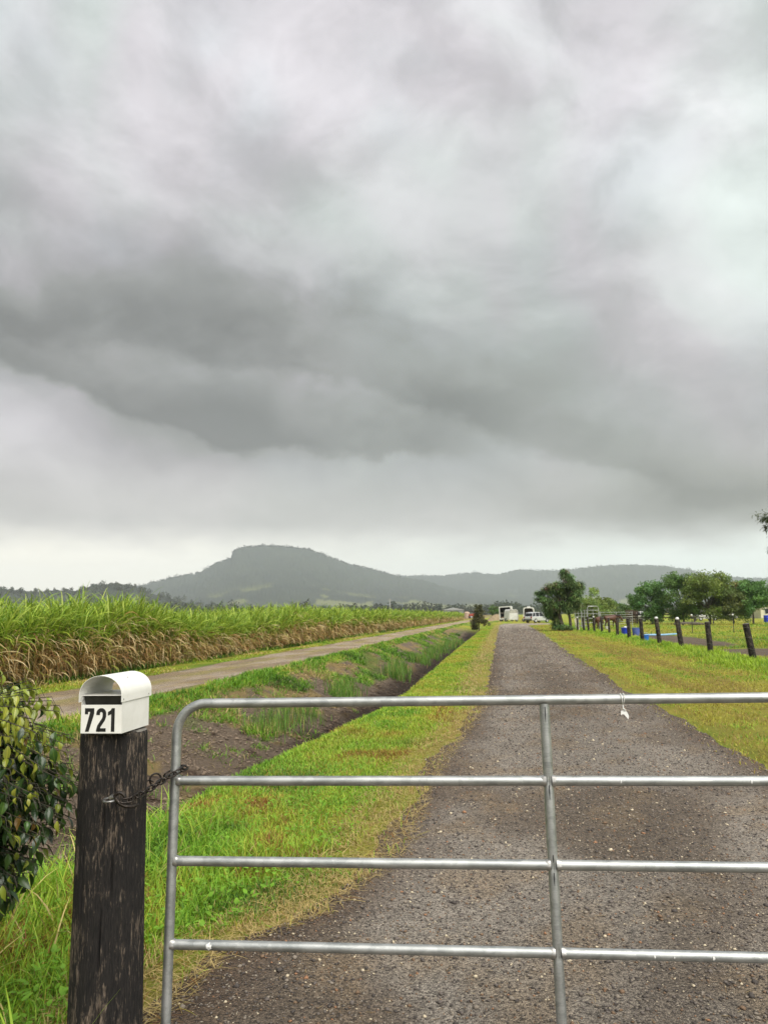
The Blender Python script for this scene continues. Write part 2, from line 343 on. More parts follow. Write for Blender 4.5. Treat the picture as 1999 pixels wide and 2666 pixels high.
V = np.stack([gx(UU, YY), YY, ZZ], -1).reshape(-1, 3); ii = np.arange(nu * ny).reshape(ny, nu)
F = np.stack([ii[:-1, :-1], ii[:-1, 1:], ii[1:, 1:], ii[1:, :-1]], -1).reshape(-1, 4)
m, t, out = newmat('earth_and_turf')
a = N(t, 'ShaderNodeAttribute', attribute_name='Col'); oc = OBJC(t)
f1 = NOISE(t, oc, 22, 5, 0.65); f2 = NOISE(t, oc, 2.3, 4, 0.6)
sc_ = N(t, 'ShaderNodeVectorMath', operation='SCALE'); t.links.new(a.outputs['Color'], sc_.inputs[0]); _in(t, sc_.inputs['Scale'], M(t, 'MULTIPLY', M(t, 'MULTIPLY_ADD', f1, 0.9, 0.55), M(t, 'MULTIPLY_ADD', f2, 0.5, 0.75)))
pbsdf(t, out, sc_.outputs[0], 0.92, 0, 0.25, BUMP(t, M(t, 'ADD', f1, NOISE(t, oc, 7, 6, 0.7)), 1.0, 0.09))
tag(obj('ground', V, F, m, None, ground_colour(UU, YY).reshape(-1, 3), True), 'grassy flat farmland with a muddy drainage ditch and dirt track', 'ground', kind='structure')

# gravel lane
RU = np.linspace(-0.18, 1.18, 70); RY = np.concatenate([np.arange(-12, 2, 0.6), np.arange(2, 14, 0.09), np.arange(14, 40, 0.25), np.arange(40, 112.1, 0.9)])
RR_, RYY = np.meshgrid(RU, RY); L_, R_ = road_l(RYY), road_r(RYY)
ruu = L_ + (R_ - L_) * RR_ + sstep(RYY, 96, 112) * 5.0 * np.clip(RR_, 0.1, 2)
edge = np.minimum(RR_, 1 - RR_) * 3.3 + 0.38 * (fbm(ruu * 1.1, RYY * 0.9, 71, 4) - 0.5) + 0.10 * (fbm(ruu * 6, RYY * 6, 72, 2) - 0.5)
rz = -0.05 + 0.085 * sstep(edge, -0.1, 0.22) + 0.02 * np.sin(np.clip(RR_, 0, 1) * PI) - 0.018 * (np.exp(-((RR_ - 0.25) / 0.1) ** 2) + np.exp(-((RR_ - 0.75) / 0.1) ** 2)) + 0.012 * (fbm(ruu * 4, RYY * 4, 73, 3) - 0.5)
def road_z_at(u, Y):
    q = (u - road_l(Y)) / (road_r(Y) - road_l(Y))
    e = np.minimum(q, 1 - q) * 3.3 + 0.38 * (fbm(u * 1.1, Y * 0.9, 71, 4) - 0.5) + 0.10 * (fbm(u * 6, Y * 6, 72, 2) - 0.5)
    return -0.05 + 0.085 * sstep(e, -0.1, 0.22) + 0.02 * np.sin(np.clip(q, 0, 1) * PI) - 0.018 * (np.exp(-((q - 0.25) / 0.1) ** 2) + np.exp(-((q - 0.75) / 0.1) ** 2)) + 0.012 * (fbm(u * 4, Y * 4, 73, 3) - 0.5), e
V = np.stack([gx(ruu, RYY), RYY, rz], -1).reshape(-1, 3); ii = np.arange(ruu.size).reshape(ruu.shape)
F = np.stack([ii[:-1, :-1], ii[:-1, 1:], ii[1:, 1:], ii[1:, :-1]], -1).reshape(-1, 4)
rb = fbm(ruu * 0.9, RYY * 0.5, 81, 4); rm = fbm(ruu * 3, RYY * 2, 83, 3)
rc = mixc(lin(128, 120, 110) * np.ones(ruu.shape + (3,)), lin(98, 87, 75), sstep(rb, 0.42, 0.62)); rc = mixc(rc, lin(126, 108, 84), sstep(rm, 0.56, 0.7) * 0.5)
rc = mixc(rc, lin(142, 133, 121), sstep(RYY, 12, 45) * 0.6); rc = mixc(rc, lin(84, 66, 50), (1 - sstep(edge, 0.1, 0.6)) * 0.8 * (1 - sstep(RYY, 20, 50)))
wt_ = np.exp(-((RR_ - 0.26) / 0.09) ** 2) + np.exp(-((RR_ - 0.74) / 0.09) ** 2); rc = rc * (1 + 0.16 * wt_ * (0.4 + fbm(ruu * 1.5, RYY * 0.4, 85, 3)))[..., None]; rc = mixc(rc, lin(84, 74, 62), np.exp(-((RR_ - 0.5) / 0.10) ** 2) * sstep(rb, 0.35, 0.6) * 0.35)
m, t, out = newmat('road_gravel'); a = N(t, 'ShaderNodeAttribute', attribute_name='Col'); oc = OBJC(t)
vo = N(t, 'ShaderNodeTexVoronoi'); _in(t, vo.inputs['Vector'], oc); vo.inputs['Scale'].default_value = 120
sepc = N(t, 'ShaderNodeSeparateColor'); t.links.new(vo.outputs['Color'], sepc.inputs[0])
nf = NOISE(t, oc, 150, 3, 0.6); nm = NOISE(t, oc, 14, 4, 0.6)
k = M(t, 'MULTIPLY', M(t, 'MULTIPLY_ADD', sepc.outputs[0], 1.15, 0.35), M(t, 'MULTIPLY_ADD', nm, 0.8, 0.58)); k = M(t, 'MULTIPLY', k, M(t, 'MULTIPLY_ADD', nf, 1.1, 0.45))
sc_ = N(t, 'ShaderNodeVectorMath', operation='SCALE'); t.links.new(a.outputs['Color'], sc_.inputs[0]); _in(t, sc_.inputs['Scale'], k)
pale = MIX(t, RANGE(t, sepc.outputs[1], 0.975, 0.99), sc_.outputs[0], (0.36, 0.31, 0.24, 1))
hgt = M(t, 'ADD', M(t, 'MULTIPLY', M(t, 'SUBTRACT', 1.0, vo.outputs['Distance']), 0.6), M(t, 'MULTIPLY', nf, 0.5))
pbsdf(t, out, pale, 0.85, 0, 0.35, BUMP(t, hgt, 1.0, 0.02))
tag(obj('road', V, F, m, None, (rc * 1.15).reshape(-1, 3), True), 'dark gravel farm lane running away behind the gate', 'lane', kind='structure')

# field track: a thin crust of packed earth beside the cane
TU = np.linspace(-9.6, -6.3, 40); TY = np.concatenate([np.arange(2, 40, 0.25), np.arange(40, 190, 1.2)])
TUU, TYY = np.meshgrid(TU, TY)
te = np.minimum(TUU + 9.1, -6.75 - TUU) + 0.5 * (fbm(TUU * 0.9, TYY * 0.6, 91, 4) - 0.5)
tz = -0.04 + 0.068 * sstep(te, -0.15, 0.2) - 0.012 * (np.exp(-((TUU + 8.55) / 0.25) ** 2) + np.exp(-((TUU + 7.3) / 0.25) ** 2)) + 0.012 * (fbm(TUU * 4, TYY * 4, 93, 2) - 0.5)
V = np.stack([gx(TUU, TYY), TYY, tz], -1).reshape(-1, 3); ii = np.arange(TUU.size).reshape(TUU.shape)
F = np.stack([ii[:-1, :-1], ii[:-1, 1:], ii[1:, 1:], ii[1:, :-1]], -1).reshape(-1, 4)
tb = fbm(TUU * 1.2, TYY * 0.5, 95, 4); tf = fbm(TUU * 4, TYY * 3, 97, 3)
tcol = mixc(lin(166, 150, 132) * np.ones(TUU.shape + (3,)), lin(138, 120, 98), sstep(tb, 0.4, 0.62)); tcol = mixc(tcol, lin(160, 138, 92), sstep(tf, 0.5, 0.7) * 0.55)
tcol = mixc(tcol, lin(150, 144, 70), np.exp(-((TUU + 7.95) / 0.32) ** 2) * sstep(tb, 0.4, 0.6) * 0.5)
tag(obj('track', V, F, m, None, (tcol * 1.0).reshape(-1, 3), True), 'pale dirt field track between the ditch and the sugarcane', 'track', kind='structure')

# ------------------------------------------------------------------ hills
def prof(pts, a): P = np.array(pts, float); return np.interp(a, (P[:, 0] - 999.5) / 2000, (1600 - P[:, 1]) / 2000)
MESA = [(-900, 1560), (-300, 1560), (0, 1550), (200, 1546), (340, 1530), (400, 1514), (450, 1502), (520, 1489), (560, 1466), (600, 1453), (603, 1438), (614, 1429), (640, 1423), (690, 1420), (740, 1423), (800, 1431), (850, 1448), (900, 1469), (960, 1483), (1030, 1503), (1100, 1512), (1150, 1530), (1250, 1550), (1500, 1575), (2900, 1590)]
RANGE_ = [(-900, 1580), (600, 1580), (900, 1530), (1000, 1504), (1040, 1503), (1100, 1501), (1150, 1503), (1180, 1500), (1230, 1495), (1290, 1501), (1350, 1489), (1400, 1491), (1440, 1491), (1500, 1488), (1560, 1480), (1650, 1479), (1730, 1483), (1780, 1491), (1850, 1506), (1920, 1514), (2000, 1517), (2300, 1530), (2900, 1540)]
NEAR = [(-900, 1518), (-300, 1521), (0, 1525), (100, 1534), (150, 1530), (200, 1534), (235, 1522), (300, 1513), (345, 1520), (400, 1543), (500, 1570), (650, 1590), (2900, 1597)]
HILLMAT = None
m, t, out = newmat('wooded_slopes'); a = N(t, 'ShaderNodeAttribute', attribute_name='Col'); oc = OBJC(t)
sc_ = N(t, 'ShaderNodeVectorMath', operation='SCALE'); t.links.new(a.outputs['Color'], sc_.inputs[0]); _in(t, sc_.inputs['Scale'], M(t, 'MULTIPLY_ADD', NOISE(t, oc, 0.05, 6, 0.7), 1.3, 0.4))
pbsdf(t, out, sc_.outputs[0], 0.95, 0, 0.1); HILLMAT = m
def hill(name, pts, R, back, toe, seed, label, rough, n_az=1200):
    A = np.linspace(-0.62, 0.62, n_az); S = np.concatenate([np.linspace(0, 1, 46), np.linspace(1.04, 1.5, 8)])
    AA, SS = np.meshgrid(A, S); 
    rad = toe + (R - toe) * SS; H0 = np.maximum(prof(pts, np.tan(A)) * R * np.cos(A), 0); kk = 61; Hs = np.convolve(np.pad(H0, kk // 2, 'edge'), np.hanning(kk + 2)[1:-1] / np.hanning(kk + 2).sum(), 'valid'); fs = sstep(SS, 0.82, 0.97); H = H0[None, :] * fs + Hs[None, :] * (1 - fs)
    shp = np.where(SS <= 1, np.clip(SS, 0, 1) ** 1.35, 1 - (SS - 1) * back)
    rid = fbm(AA * 14, SS * 2.5, seed, 5)
    Z = 1.5 + H * shp * (1 - 0.35 * (rid - 0.2) * (1 - np.clip(SS, 0, 1) ** 5))
    Z = Z + rough * (fbm(AA * 420, SS * 60, seed + 3, 3) - 0.35) * np.clip(SS * 3, 0, 1); Z[0] = -3; Z[-1] = -3
    V = np.stack([rad * np.sin(AA), rad * np.cos(AA), Z], -1).reshape(-1, 3)
    ii = np.arange(AA.size).reshape(AA.shape); F = np.stack([ii[:-1, :-1], ii[:-1, 1:], ii[1:, 1:], ii[1:, :-1]], -1).reshape(-1, 4)
    c = mixc(np.array([0.018, 0.026, 0.020]) * np.ones(AA.shape + (3,)), np.array([0.038, 0.048, 0.030]), fbm(AA * 60, SS * 14, seed + 9, 4))
    field = sstep(fbm(AA * 26, SS * 9, seed + 12, 3), 0.52, 0.6) * (1 - sstep(SS, 0.35, 0.55))
    c = mixc(c, np.array([0.15, 0.16, 0.06]), field * 0.8)
    tag(obj(name, V, F, HILLMAT, None, c.reshape(-1, 3), True), label, 'hill', kind='structure')
    return A, R, Z
hill('mountain', MESA, 3900, 1.2, 1900, 101, 'flat-topped wooded mountain with a cliffed left end, in rain haze', 9.0, 1600)
hill('ridge', RANGE_, 5200, 1.2, 3000, 131, 'long low hazy ridge right of the flat-topped mountain', 9.0, 1400)
hill('foothill', NEAR, 1700, 1.2, 1000, 151, 'low dark wooded hill behind the sugarcane at the left', 3.0, 900)

# trees too far away to tell apart: crowns as clumps of small faces
def clump_quads(cent, rad, n, size, rs, flat=0.8):
    """n faces spread through an ellipsoid of radii rad round cent, denser towards the skin"""
    d = rs.normal(size=(n, 3)); d /= np.linalg.norm(d, axis=1)[:, None]
    p = cent + d * rad * (rs.random(n) ** 0.4)[:, None]
    a = rs.normal(size=(n, 3)); a /= np.linalg.norm(a, axis=1)[:, None]; b = np.cross(a, rs.normal(size=(n, 3))); b /= np.linalg.norm(b, axis=1)[:, None]
    s = size * (0.6 + 0.8 * rs.random(n))
    a = a * s[:, None]; b = b * (s * flat)[:, None]
    V = np.stack([p - a * 0.5, p + b * 0.45, p + a * 0.5, p - b * 0.45], 1).reshape(-1, 3)
    F = np.arange(4 * n).reshape(n, 4); return V, F, p
def far_wood(name, spots, label, size, nq, base_c, seed):
    rs = np.random.default_rng(seed); pile = Pile()
    for x, y, z, h, w in spots:
        k = rs.integers(2, 4); cc = base_c * rs.uniform(0.7, 1.35) * np.array([rs.uniform(0.85, 1.15), 1, rs.uniform(0.85, 1.1)])
        for j in range(k):
            c0 = np.array([x + rs.uniform(-0.3, 0.3) * w, y + rs.uniform(-0.3, 0.3) * w, z + h * rs.uniform(0.4, 0.72)])
            V, F, p = clump_quads(c0, np.array([w * 0.42, w * 0.42, h * 0.34]), nq, size * rs.uniform(0.8, 1.2), rs)
            pile.add(V, F, np.repeat(cc * rs.uniform(0.85, 1.15, (nq, 1)), 4, 0))
    return tag(pile.obj(name, FOL), label, 'woodland', kind='stuff')
rs = np.random.default_rng(5)
sp = []
for k in range(430):
    a = rs.uniform(-0.62, 0.02) ; R = rs.uniform(1560, 1690) if k % 3 else rs.uniform(1100, 1560)
    zz = 1.5 + max(prof(NEAR, math.tan(a)) * 1700 * math.cos(a), 0) * min((R - 1000) / 700, 1) ** 1.35 - 3
    h = rs.uniform(8, 15) * (1.4 if rs.random() < 0.08 else 1); sp.append((R * math.sin(a), R * math.cos(a), zz, h, h * rs.uniform(0.6, 1.0)))
far_wood('hill_woodland', sp, 'dark trees along the crest of the low hill at the left', 2.6, 26, np.array([0.045, 0.060, 0.030]), 6)
sp = []
for k in range(620):
    a = rs.uniform(-0.35, 0.60); R = rs.uniform(780, 1000); h = rs.uniform(9, 17) * (0.55 + 0.9 * fbm(np.array([a * 30]), np.array([0.5]), 7, 3)[0]) * (1.0 if a < 0.2 else 0.75)
    sp.append((R * math.sin(a), R * math.cos(a), -0.5, h, h * rs.uniform(0.7, 1.2)))
far_wood('far_woodland', sp, 'dark band of distant trees along the foot of the mountains', 2.4, 24, np.array([0.040, 0.055, 0.030]), 8)
sp = []
for k in range(900):
    a = rs.uniform(-0.33, 0.02) if k % 2 else rs.uniform(0.0, 0.5); pts, R = (MESA, 3900) if k % 2 else (RANGE_, 5200)
    zz = 1.5 + prof(pts, math.tan(a)) * R * math.cos(a) - 5; h = rs.uniform(8, 16) * (1.7 if rs.random() < 0.06 else 1)
    sp.append(((R - 8) * math.sin(a), (R - 8) * math.cos(a), zz, h, h * rs.uniform(0.7, 1.3)))
far_wood('crest_woodland', sp, 'tiny trees along the mountain skyline', 5.0, 7, np.array([0.035, 0.048, 0.026]), 9)

# rain haze over the plain
hz = MB().box(-5600, 5600, -450, 6300, -5, 400)
m, t, out = newmat('haze'); pv = N(t, 'ShaderNodeVolumePrincipled'); pv.inputs['Color'].default_value = (0.88, 0.95, 1.0, 1); pv.inputs['Density'].default_value = 0.000125; pv.inputs['Anisotropy'].default_value = 0.0
t.links.new(pv.outputs[0], out.inputs['Volume'])
tag(hz.obj('haze', m), 'thin grey rain haze over the plain and mountains', 'haze', kind='stuff')

# ------------------------------------------------------------------ galvanised gate
def galv(name, c1, c2, rough):
    m, t, out = newmat(name); oc = OBJC(t)
    sp_ = N(t, 'ShaderNodeTexVoronoi'); _in(t, sp_.inputs['Vector'], MAP(t, oc, (0, 0, 0), (0, 0, 0), (0.6, 1, 1))); sp_.inputs['Scale'].default_value = 60
    se = N(t, 'ShaderNodeSeparateColor'); t.links.new(sp_.outputs['Color'], se.inputs[0])
    n = NOISE(t, oc, 9, 6, 0.65); st = NOISE(t, MAP(t, oc, (0, 0, 0), (0, 0, 0), (1.2, 60, 60)), 6, 4, 0.6)
    f = M(t, 'ADD', M(t, 'MULTIPLY', n, 0.6), M(t, 'ADD', M(t, 'MULTIPLY', st, 0.35), M(t, 'MULTIPLY', se.outputs[0], 0.12)))
    col = MIX(t, RANGE(t, f, 0.38, 0.68), (*c1, 1), (*c2, 1))
    col = MIX(t, RANGE(t, NOISE(t, oc, 34, 5, 0.7), 0.68, 0.76), col, (0.22, 0.20, 0.17, 1))
    r = M(t, 'MULTIPLY_ADD', n, 0.3, rough - 0.15)
    pbsdf(t, out, col, r, 0.88, 0.5, BUMP(t, st, 0.2, 0.001)); return m
GALV = galv('galvanised_steel', (0.30, 0.315, 0.31), (0.48, 0.49, 0.48), 0.52)
WELD = galv('weld_paint', (0.34, 0.34, 0.33), (0.50, 0.49, 0.47), 0.45)
gy, gt, gl = -0.1055, 0.0134, 0.0689
ax = Vector((math.cos(gy) * math.cos(gt), math.sin(gy) * math.cos(gt), math.sin(gt)))
nr = Vector((-math.sin(gy), math.cos(gy), 0)); azv = ax.cross(nr); azv = (math.cos(gl) * azv + math.sin(gl) * nr).normalized(); nv = azv.cross(ax)
GM = Matrix(((ax.x, nv.x, azv.x, -0.749), (ax.y, nv.y, azv.y, 2.841), (ax.z, nv.z, azv.z, 1.187), (0, 0, 0, 1)))   # local x along the rails, z up, origin at the top left corner
gate = empty('field_gate'); gate.matrix_world = GM
tag(gate, 'galvanised tubular steel farm gate closed across the gravel lane', 'gate')
SPC, RT, GW, BAY = 0.265, 0.0168, 3.9, 1.30
rc_ = 0.105
path = [(0, 0, -4 * SPC - 0.0), (0, 0, -2.2 * SPC), (0, 0, -SPC), (0, 0, -rc_ - 0.03)]
path += [(rc_ - rc_ * math.cos(q), 0, -rc_ + rc_ * math.sin(q)) for q in np.linspace(0, PI / 2, 14)]
path += [(x, 0, 0) for x in np.linspace(rc_ + 0.05, GW - rc_ - 0.05, 16)]
path += [(GW - rc_ + rc_ * math.sin(q), 0, -rc_ + rc_ * math.cos(q)) for q in np.linspace(0, PI / 2, 10)] + [(GW, 0, -SPC), (GW, 0, -4 * SPC)]
mb = MB().tube(path, RT, 20); smooth_by_angle(mb.obj('frame_tube', GALV, gate))
for k in range(1, 5):
    for b0 in range(3):
        x0, x1 = b0 * BAY + (RT * 0.9 if b0 else RT * 0.7), (b0 + 1) * BAY - RT * 0.7
        sag = -0.002 * rng.random()
        xs = np.linspace(x0, x1, 9)
        # the ends are crimped flat and tall where they meet the stile
        V, F = tube_geo([(x, 0, -k * SPC + sag * math.sin((x - x0) / (x1 - x0) * PI)) for x in xs], RT * 0.97, 18)
        V = [Vector(v) for v in V]
        o = obj('rail', np.array([tuple(v) for v in V]), F, GALV, gate); smooth_by_angle(o)
        for xe, s in ((x0, 1), (x1, -1)):
            if xe > 2.3: continue
            n = 16; VV = []; FF = []
            for j, (dx, rr, rz2) in enumerate([(-0.004, 0.0178, 0.0200), (0.003, 0.0177, 0.0195), (0.007, 0.0172, 0.0180), (0.012, 0.0160, 0.0160)]):
                for q in range(n):
                    th = 2 * PI * q / n; wv_ = 1 + 0.07 * math.sin(5 * th + k + xe) + 0.04 * math.sin(9 * th)
                    VV.append((xe + s * dx, rr * math.cos(th) * wv_, -k * SPC + rz2 * math.sin(th) * wv_))
            for j in range(3):
                for q in range(n): FF.append((j * n + q, j * n + (q + 1) % n, (j + 1) * n + (q + 1) % n, (j + 1) * n + q))
            smooth_by_angle(obj('weld', np.array(VV), FF, WELD, o), 60)
def stile(x):
    zs = []; z = -RT * 0.8
    for z in np.linspace(-RT * 0.75, -4 * SPC, 120): zs.append(z)
    n = 20; VV = []; FF = []
    for z in zs:
        f = max(math.exp(-((z + k * SPC) / 0.038) ** 2) for k in (1, 2, 3, 4))       # pressed flat at every rail
        for q in range(n):
            th = 2 * PI * q / n; a = RT * (1 - 0.10 * f); b = RT * (1 - 0.12 * f)
            groove = 0.0035 * f * math.exp(-((th - 1.5 * PI) / 0.22) ** 2)
            VV.append((x + a * math.cos(th), b * math.sin(th) + groove, z))
    for j in range(len(zs) - 1):
        for q in range(n): FF.append((j * n + q, j * n + (q + 1) % n, (j + 1) * n + (q + 1) % n, (j + 1) * n + q))
    o = obj('stile', np.array(VV), FF, GALV, gate); smooth_by_angle(o); return o
CRK = plain('open_seam', (0.02, 0.02, 0.02), 0.9)
for x in (BAY, 2 * BAY):
    st_ = stile(x)
    if x < 2:
        for z0, z1 in ((-0.022, -0.075), (-SPC - 0.012, -SPC - 0.058), (-2 * SPC + 0.035, -2 * SPC + 0.01), (-2 * SPC - 0.02, -2 * SPC - 0.06)):
            sm = MB(); sm.add([(x - 0.001, -RT * 1.006, z0), (x + 0.0015, -RT * 1.006, z0), (x + 0.0022, -RT * 1.006, (z0 + z1) / 2), (x + 0.0008, -RT * 1.006, z1), (x - 0.0004, -RT * 1.006, z1), (x - 0.0016, -RT * 1.006, (z0 + z1) / 2)], [(0, 1, 2, 3, 4, 5)])
            sm.obj('seam', CRK, st_)
# dried splashes of white on the rails
DROP = plain('white_splash', (0.78, 0.78, 0.75), 0.7, 0, (0.6, 0.6, 0.58), 300)
def splash(x, k, w, h, seed):
    r_ = np.random.default_rng(seed); n = 14; VV = [(x, -RT - 0.0012, -k * SPC)]; 
    for q in range(n):
        th = 2 * PI * q / n; rr = 0.6 + 0.5 * r_.random(); zz = h * rr * math.sin(th); xx = w * rr * math.cos(th)
        zz = max(min(zz, RT * 0.9), -RT * 0.9); VV.append((x + xx, -math.sqrt(max(RT ** 2 - zz ** 2, 1e-6)) - 0.0009, -k * SPC + zz))
    obj('splash', np.array(VV), [(0, 1 + q, 1 + (q + 1) % n) for q in range(n)], DROP, gate)
for a_ in ((0.145, 3, 0.011, 0.013, 1), (1.535, 1, 0.003, 0.008, 2), (1.95, 1, 0.004, 0.009, 3), (1.78, 3, 0.004, 0.007, 4), (1.60, 3, 0.003, 0.006, 6), (1.66, 3, 0.002, 0.004, 5)): splash(*a_)

# white cord with a torn plastic tag on the top rail
tie = empty('cord_tag'); tie.matrix_world = GM @ Matrix.Translation((1.556, 0, 0))
tag(tie, 'white knotted cord with a torn plastic scrap hanging from the top gate rail', 'tag')
CORD = plain('white_cord', (0.70, 0.70, 0.66), 0.8, 0, (0.5, 0.5, 0.47), 200)
for s, dx in ((1, 0.000), (-1, 0.010)):
    loop = [(dx + (0.005 - dx) * (1 - math.cos(q)) * 0.5, -(RT + 0.002) * math.sin(q + 0.6), (RT + 0.002) * math.cos(q + 0.6)) for q in np.linspace(-1.6, 2.2, 14)] + [(0.005, -RT * 0.75, -0.028), (0.006, -RT * 0.8, -0.038)]
    smooth_by_angle(MB().tube(loop, 0.0017, 8).obj('cord_loop', CORD, tie))
smooth_by_angle(MB().tube([(0.003, -0.0150, -0.030), (0.007, -0.0175, -0.033), (0.010, -0.0150, -0.037), (0.004, -0.0135, -0.040), (0.002, -0.016, -0.036)], [0.002, 0.0030, 0.0036, 0.0032, 0.0018], 8).obj('knot', CORD, tie))
PLA = plain('white_plastic', (0.80, 0.80, 0.78), 0.45, 0, (0.72, 0.72, 0.70), 60)
MB().prism([(-0.004, -0.038), (0.010, -0.036), (0.017, -0.045), (0.021, -0.056), (0.018, -0.066), (0.011, -0.057), (0.005, -0.0495), (-0.002, -0.049), (-0.002, -0.052), (-0.005, -0.051)], -0.0165, -0.0152).obj('tag_scrap', PLA, tie)

# ------------------------------------------------------------------ round timber gate post
m, t, out = newmat('weathered_post_timber'); oc = OBJC(t)
g1 = NOISE(t, MAP(t, oc, (0, 0, 0), (0, 0, 0), (1, 1, 0.17)), 130, 7, 0.75, 0.5); g2 = NOISE(t, MAP(t, oc, (0, 0, 0), (0, 0, 0), (1, 1, 0.35)), 16, 5, 0.65, 0.8); g3 = NOISE(t, MAP(t, oc, (2, 0, 0), (0, 0, 0), (1, 1, 0.10)), 260, 4, 0.7)
dark = MIX(t, RANGE(t, g3, 0.3, 0.7), (0.006, 0.0055, 0.0055, 1), (0.022, 0.019, 0.017, 1))
wood = MIX(t, RANGE(t, g3, 0.35, 0.7), (0.050, 0.037, 0.027, 1), (0.24, 0.19, 0.145, 1))
face = RANGE(t, M(t, 'ADD', M(t, 'MULTIPLY', g1, 0.62), M(t, 'MULTIPLY', g2, 0.5)), 0.565, 0.67)
hgt = M(t, 'ADD', M(t, 'MULTIPLY', g1, 0.7), M(t, 'MULTIPLY', g3, 0.5))
geo = N(t, 'ShaderNodeNewGeometry').outputs['Normal']; sz = N(t, 'ShaderNodeSeparateXYZ'); _in(t, sz.inputs[0], geo)
end = RANGE(t, sz.outputs[2], 0.55, 0.8)
col = MIX(t, face, dark, wood); col = MIX(t, end, col, MIX(t, NOISE(t, oc, 60, 4, 0.7), (0.05, 0.045, 0.04, 1), (0.30, 0.28, 0.25, 1)))
pbsdf(t, out, col, 0.85, 0, 0.3, BUMP(t, hgt, 1.0, 0.006)); POSTM = m
def timber(h, r0, r1, n, nz, seed, crack=None):
    r_ = np.random.default_rng(seed); th = np.linspace(0, 2 * PI, n, endpoint=False); zs = np.concatenate([np.linspace(-0.35, h - 0.012, nz), [h - 0.004, h]])
    T, Z = np.meshgrid(th, zs); cx_, sx_ = np.cos(T), np.sin(T)
    R = r0 + (r1 - r0) * np.clip(Z / h, 0, 1)
    R = R * (1 + 0.02 * np.sin(2 * T + r_.uniform(0, 6)) + 0.012 * np.sin(3 * T + r_.uniform(0, 6) + Z))
    gr = fbm(T * n / 14 % (n / 14 * 2 * PI), Z * 3.2, seed, 3) - 0.5
    R = R + r0 * 0.035 * gr
    if crack is not None:
        for c0, dep, za, zb in crack:
            R = R - dep * np.exp(-(((T - c0 - 0.03 * np.sin(Z * 7)) + PI) % (2 * PI) - PI) ** 2 / (0.018 ** 2)) * sstep(Z, za, za + 0.1) * (1 - sstep(Z, zb - 0.1, zb))
    R[-2] *= 0.985; R[-1] *= 0.95
    V = np.stack([R * cx_, R * sx_, Z + 0.0 * T], -1)
    V[-1, :, 2] += 0.006 * (r_.random(n) - 0.5)
    V = V.reshape(-1, 3); k = len(zs); F = [(i * n + j, i * n + (j + 1) % n, (i + 1) * n + (j + 1) % n, (i + 1) * n + j) for i in range(k - 1) for j in range(n)]
    nv_ = len(V); rings = []
    top = V[(k - 1) * n:k * n]; c = top.mean(0); mid_ = c + (top - c) * 0.55; mid_[:, 2] += 0.004 * (r_.random(n) - 0.5) + 0.002
    V = np.concatenate([V, mid_, [c + np.array([0, 0, 0.001])]])
    F += [((k - 1) * n + j, (k - 1) * n + (j + 1) % n, nv_ + (j + 1) % n, nv_ + j) for j in range(n)] + [(nv_ + j, nv_ + (j + 1) % n, nv_ + n) for j in range(n)]
    return V, F
PC = Vector((-0.918, 2.69, 0))
V, F = timber(1.117, 0.1150, 0.1060, 132, 70, 3, [(1.5 * PI + 0.10, 0.012, 0.1, 0.95), (1.5 * PI + 0.42, 0.010, 0.55, 1.3), (1.5 * PI - 0.5, 0.006, 0.3, 0.8)])
gp = obj('gate_post', V, F, POSTM, None, None, True, PC); gp.rotation_euler = (math.radians(-0.6), math.radians(-0.4), 0); smooth_by_angle(gp, 50)
tag(gp, 'thick round weathered timber gate post carrying the white letterbox', 'post')

# ------------------------------------------------------------------ letterbox
LB = empty('letterbox', (-0.913, 2.672, 1.124), math.radians(-8))
LB.rotation_euler = (0, math.radians(-0.6), math.radians(-8)); LB.scale = (0.95, 0.95, 0.97)
tag(LB, 'white metal letterbox numbered 721 with an arched hood on the post', 'letterbox')
m, t, out = newmat('letterbox_enamel'); oc = OBJC(t)
n1_ = NOISE(t, oc, 14, 5, 0.6); n2_ = NOISE(t, MAP(t, oc, (0, 0, 0), (0, 0, 0), (1, 1, 0.25)), 60, 6, 0.7); n3_ = NOISE(t, oc, 130, 3, 0.6)
col = MIX(t, RANGE(t, n1_, 0.35, 0.7), (0.80, 0.795, 0.755, 1), (0.73, 0.725, 0.68, 1)); col = MIX(t, M(t, 'MULTIPLY', RANGE(t, n2_, 0.62, 0.75), 0.35), col, (0.45, 0.42, 0.33, 1)); col = MIX(t, RANGE(t, n3_, 0.76, 0.79), col, (0.16, 0.13, 0.10, 1))
pbsdf(t, out, col, 0.38, 0, 0.5, BUMP(t, n1_, 0.05, 0.003)); ENAM = m
INNER = plain('letterbox_inside', (0.34, 0.36, 0.28), 0.6, 0, (0.22, 0.24, 0.18), 20)
BLK = plain('black_numeral', (0.008, 0.008, 0.009), 0.45, 0, (0.014, 0.014, 0.014), 80)
SCR = plain('zinc_screw', (0.55, 0.55, 0.53), 0.35, 0.9, (0.4, 0.4, 0.4), 90)
w, L0, hb, hs = 0.0745, 0.105, 0.094, 0.124        # half width, half length, body height, height of the shelf under the hood
T_ = 0.0011
bd = MB().box(-w, w, -L0, L0, 0, T_)
bd.box(-w, -w + T_, -L0 + T_, L0 - T_, T_, hs).box(w - T_, w, -L0 + T_, L0 - T_, T_, hs).box(-w, w, L0 - T_, L0, T_, hs)
bo = bd.obj('body', ENAM, LB)
MB().box(-w, w, -L0 - 0.0003, -L0 + T_, T_, hb).obj('front_panel', ENAM, LB)
MB().box(-w + T_, w - T_, -L0 + 0.004, L0 - T_ * 1.5, hs - 0.0005, hs + 0.0012).obj('shelf', ENAM, LB)
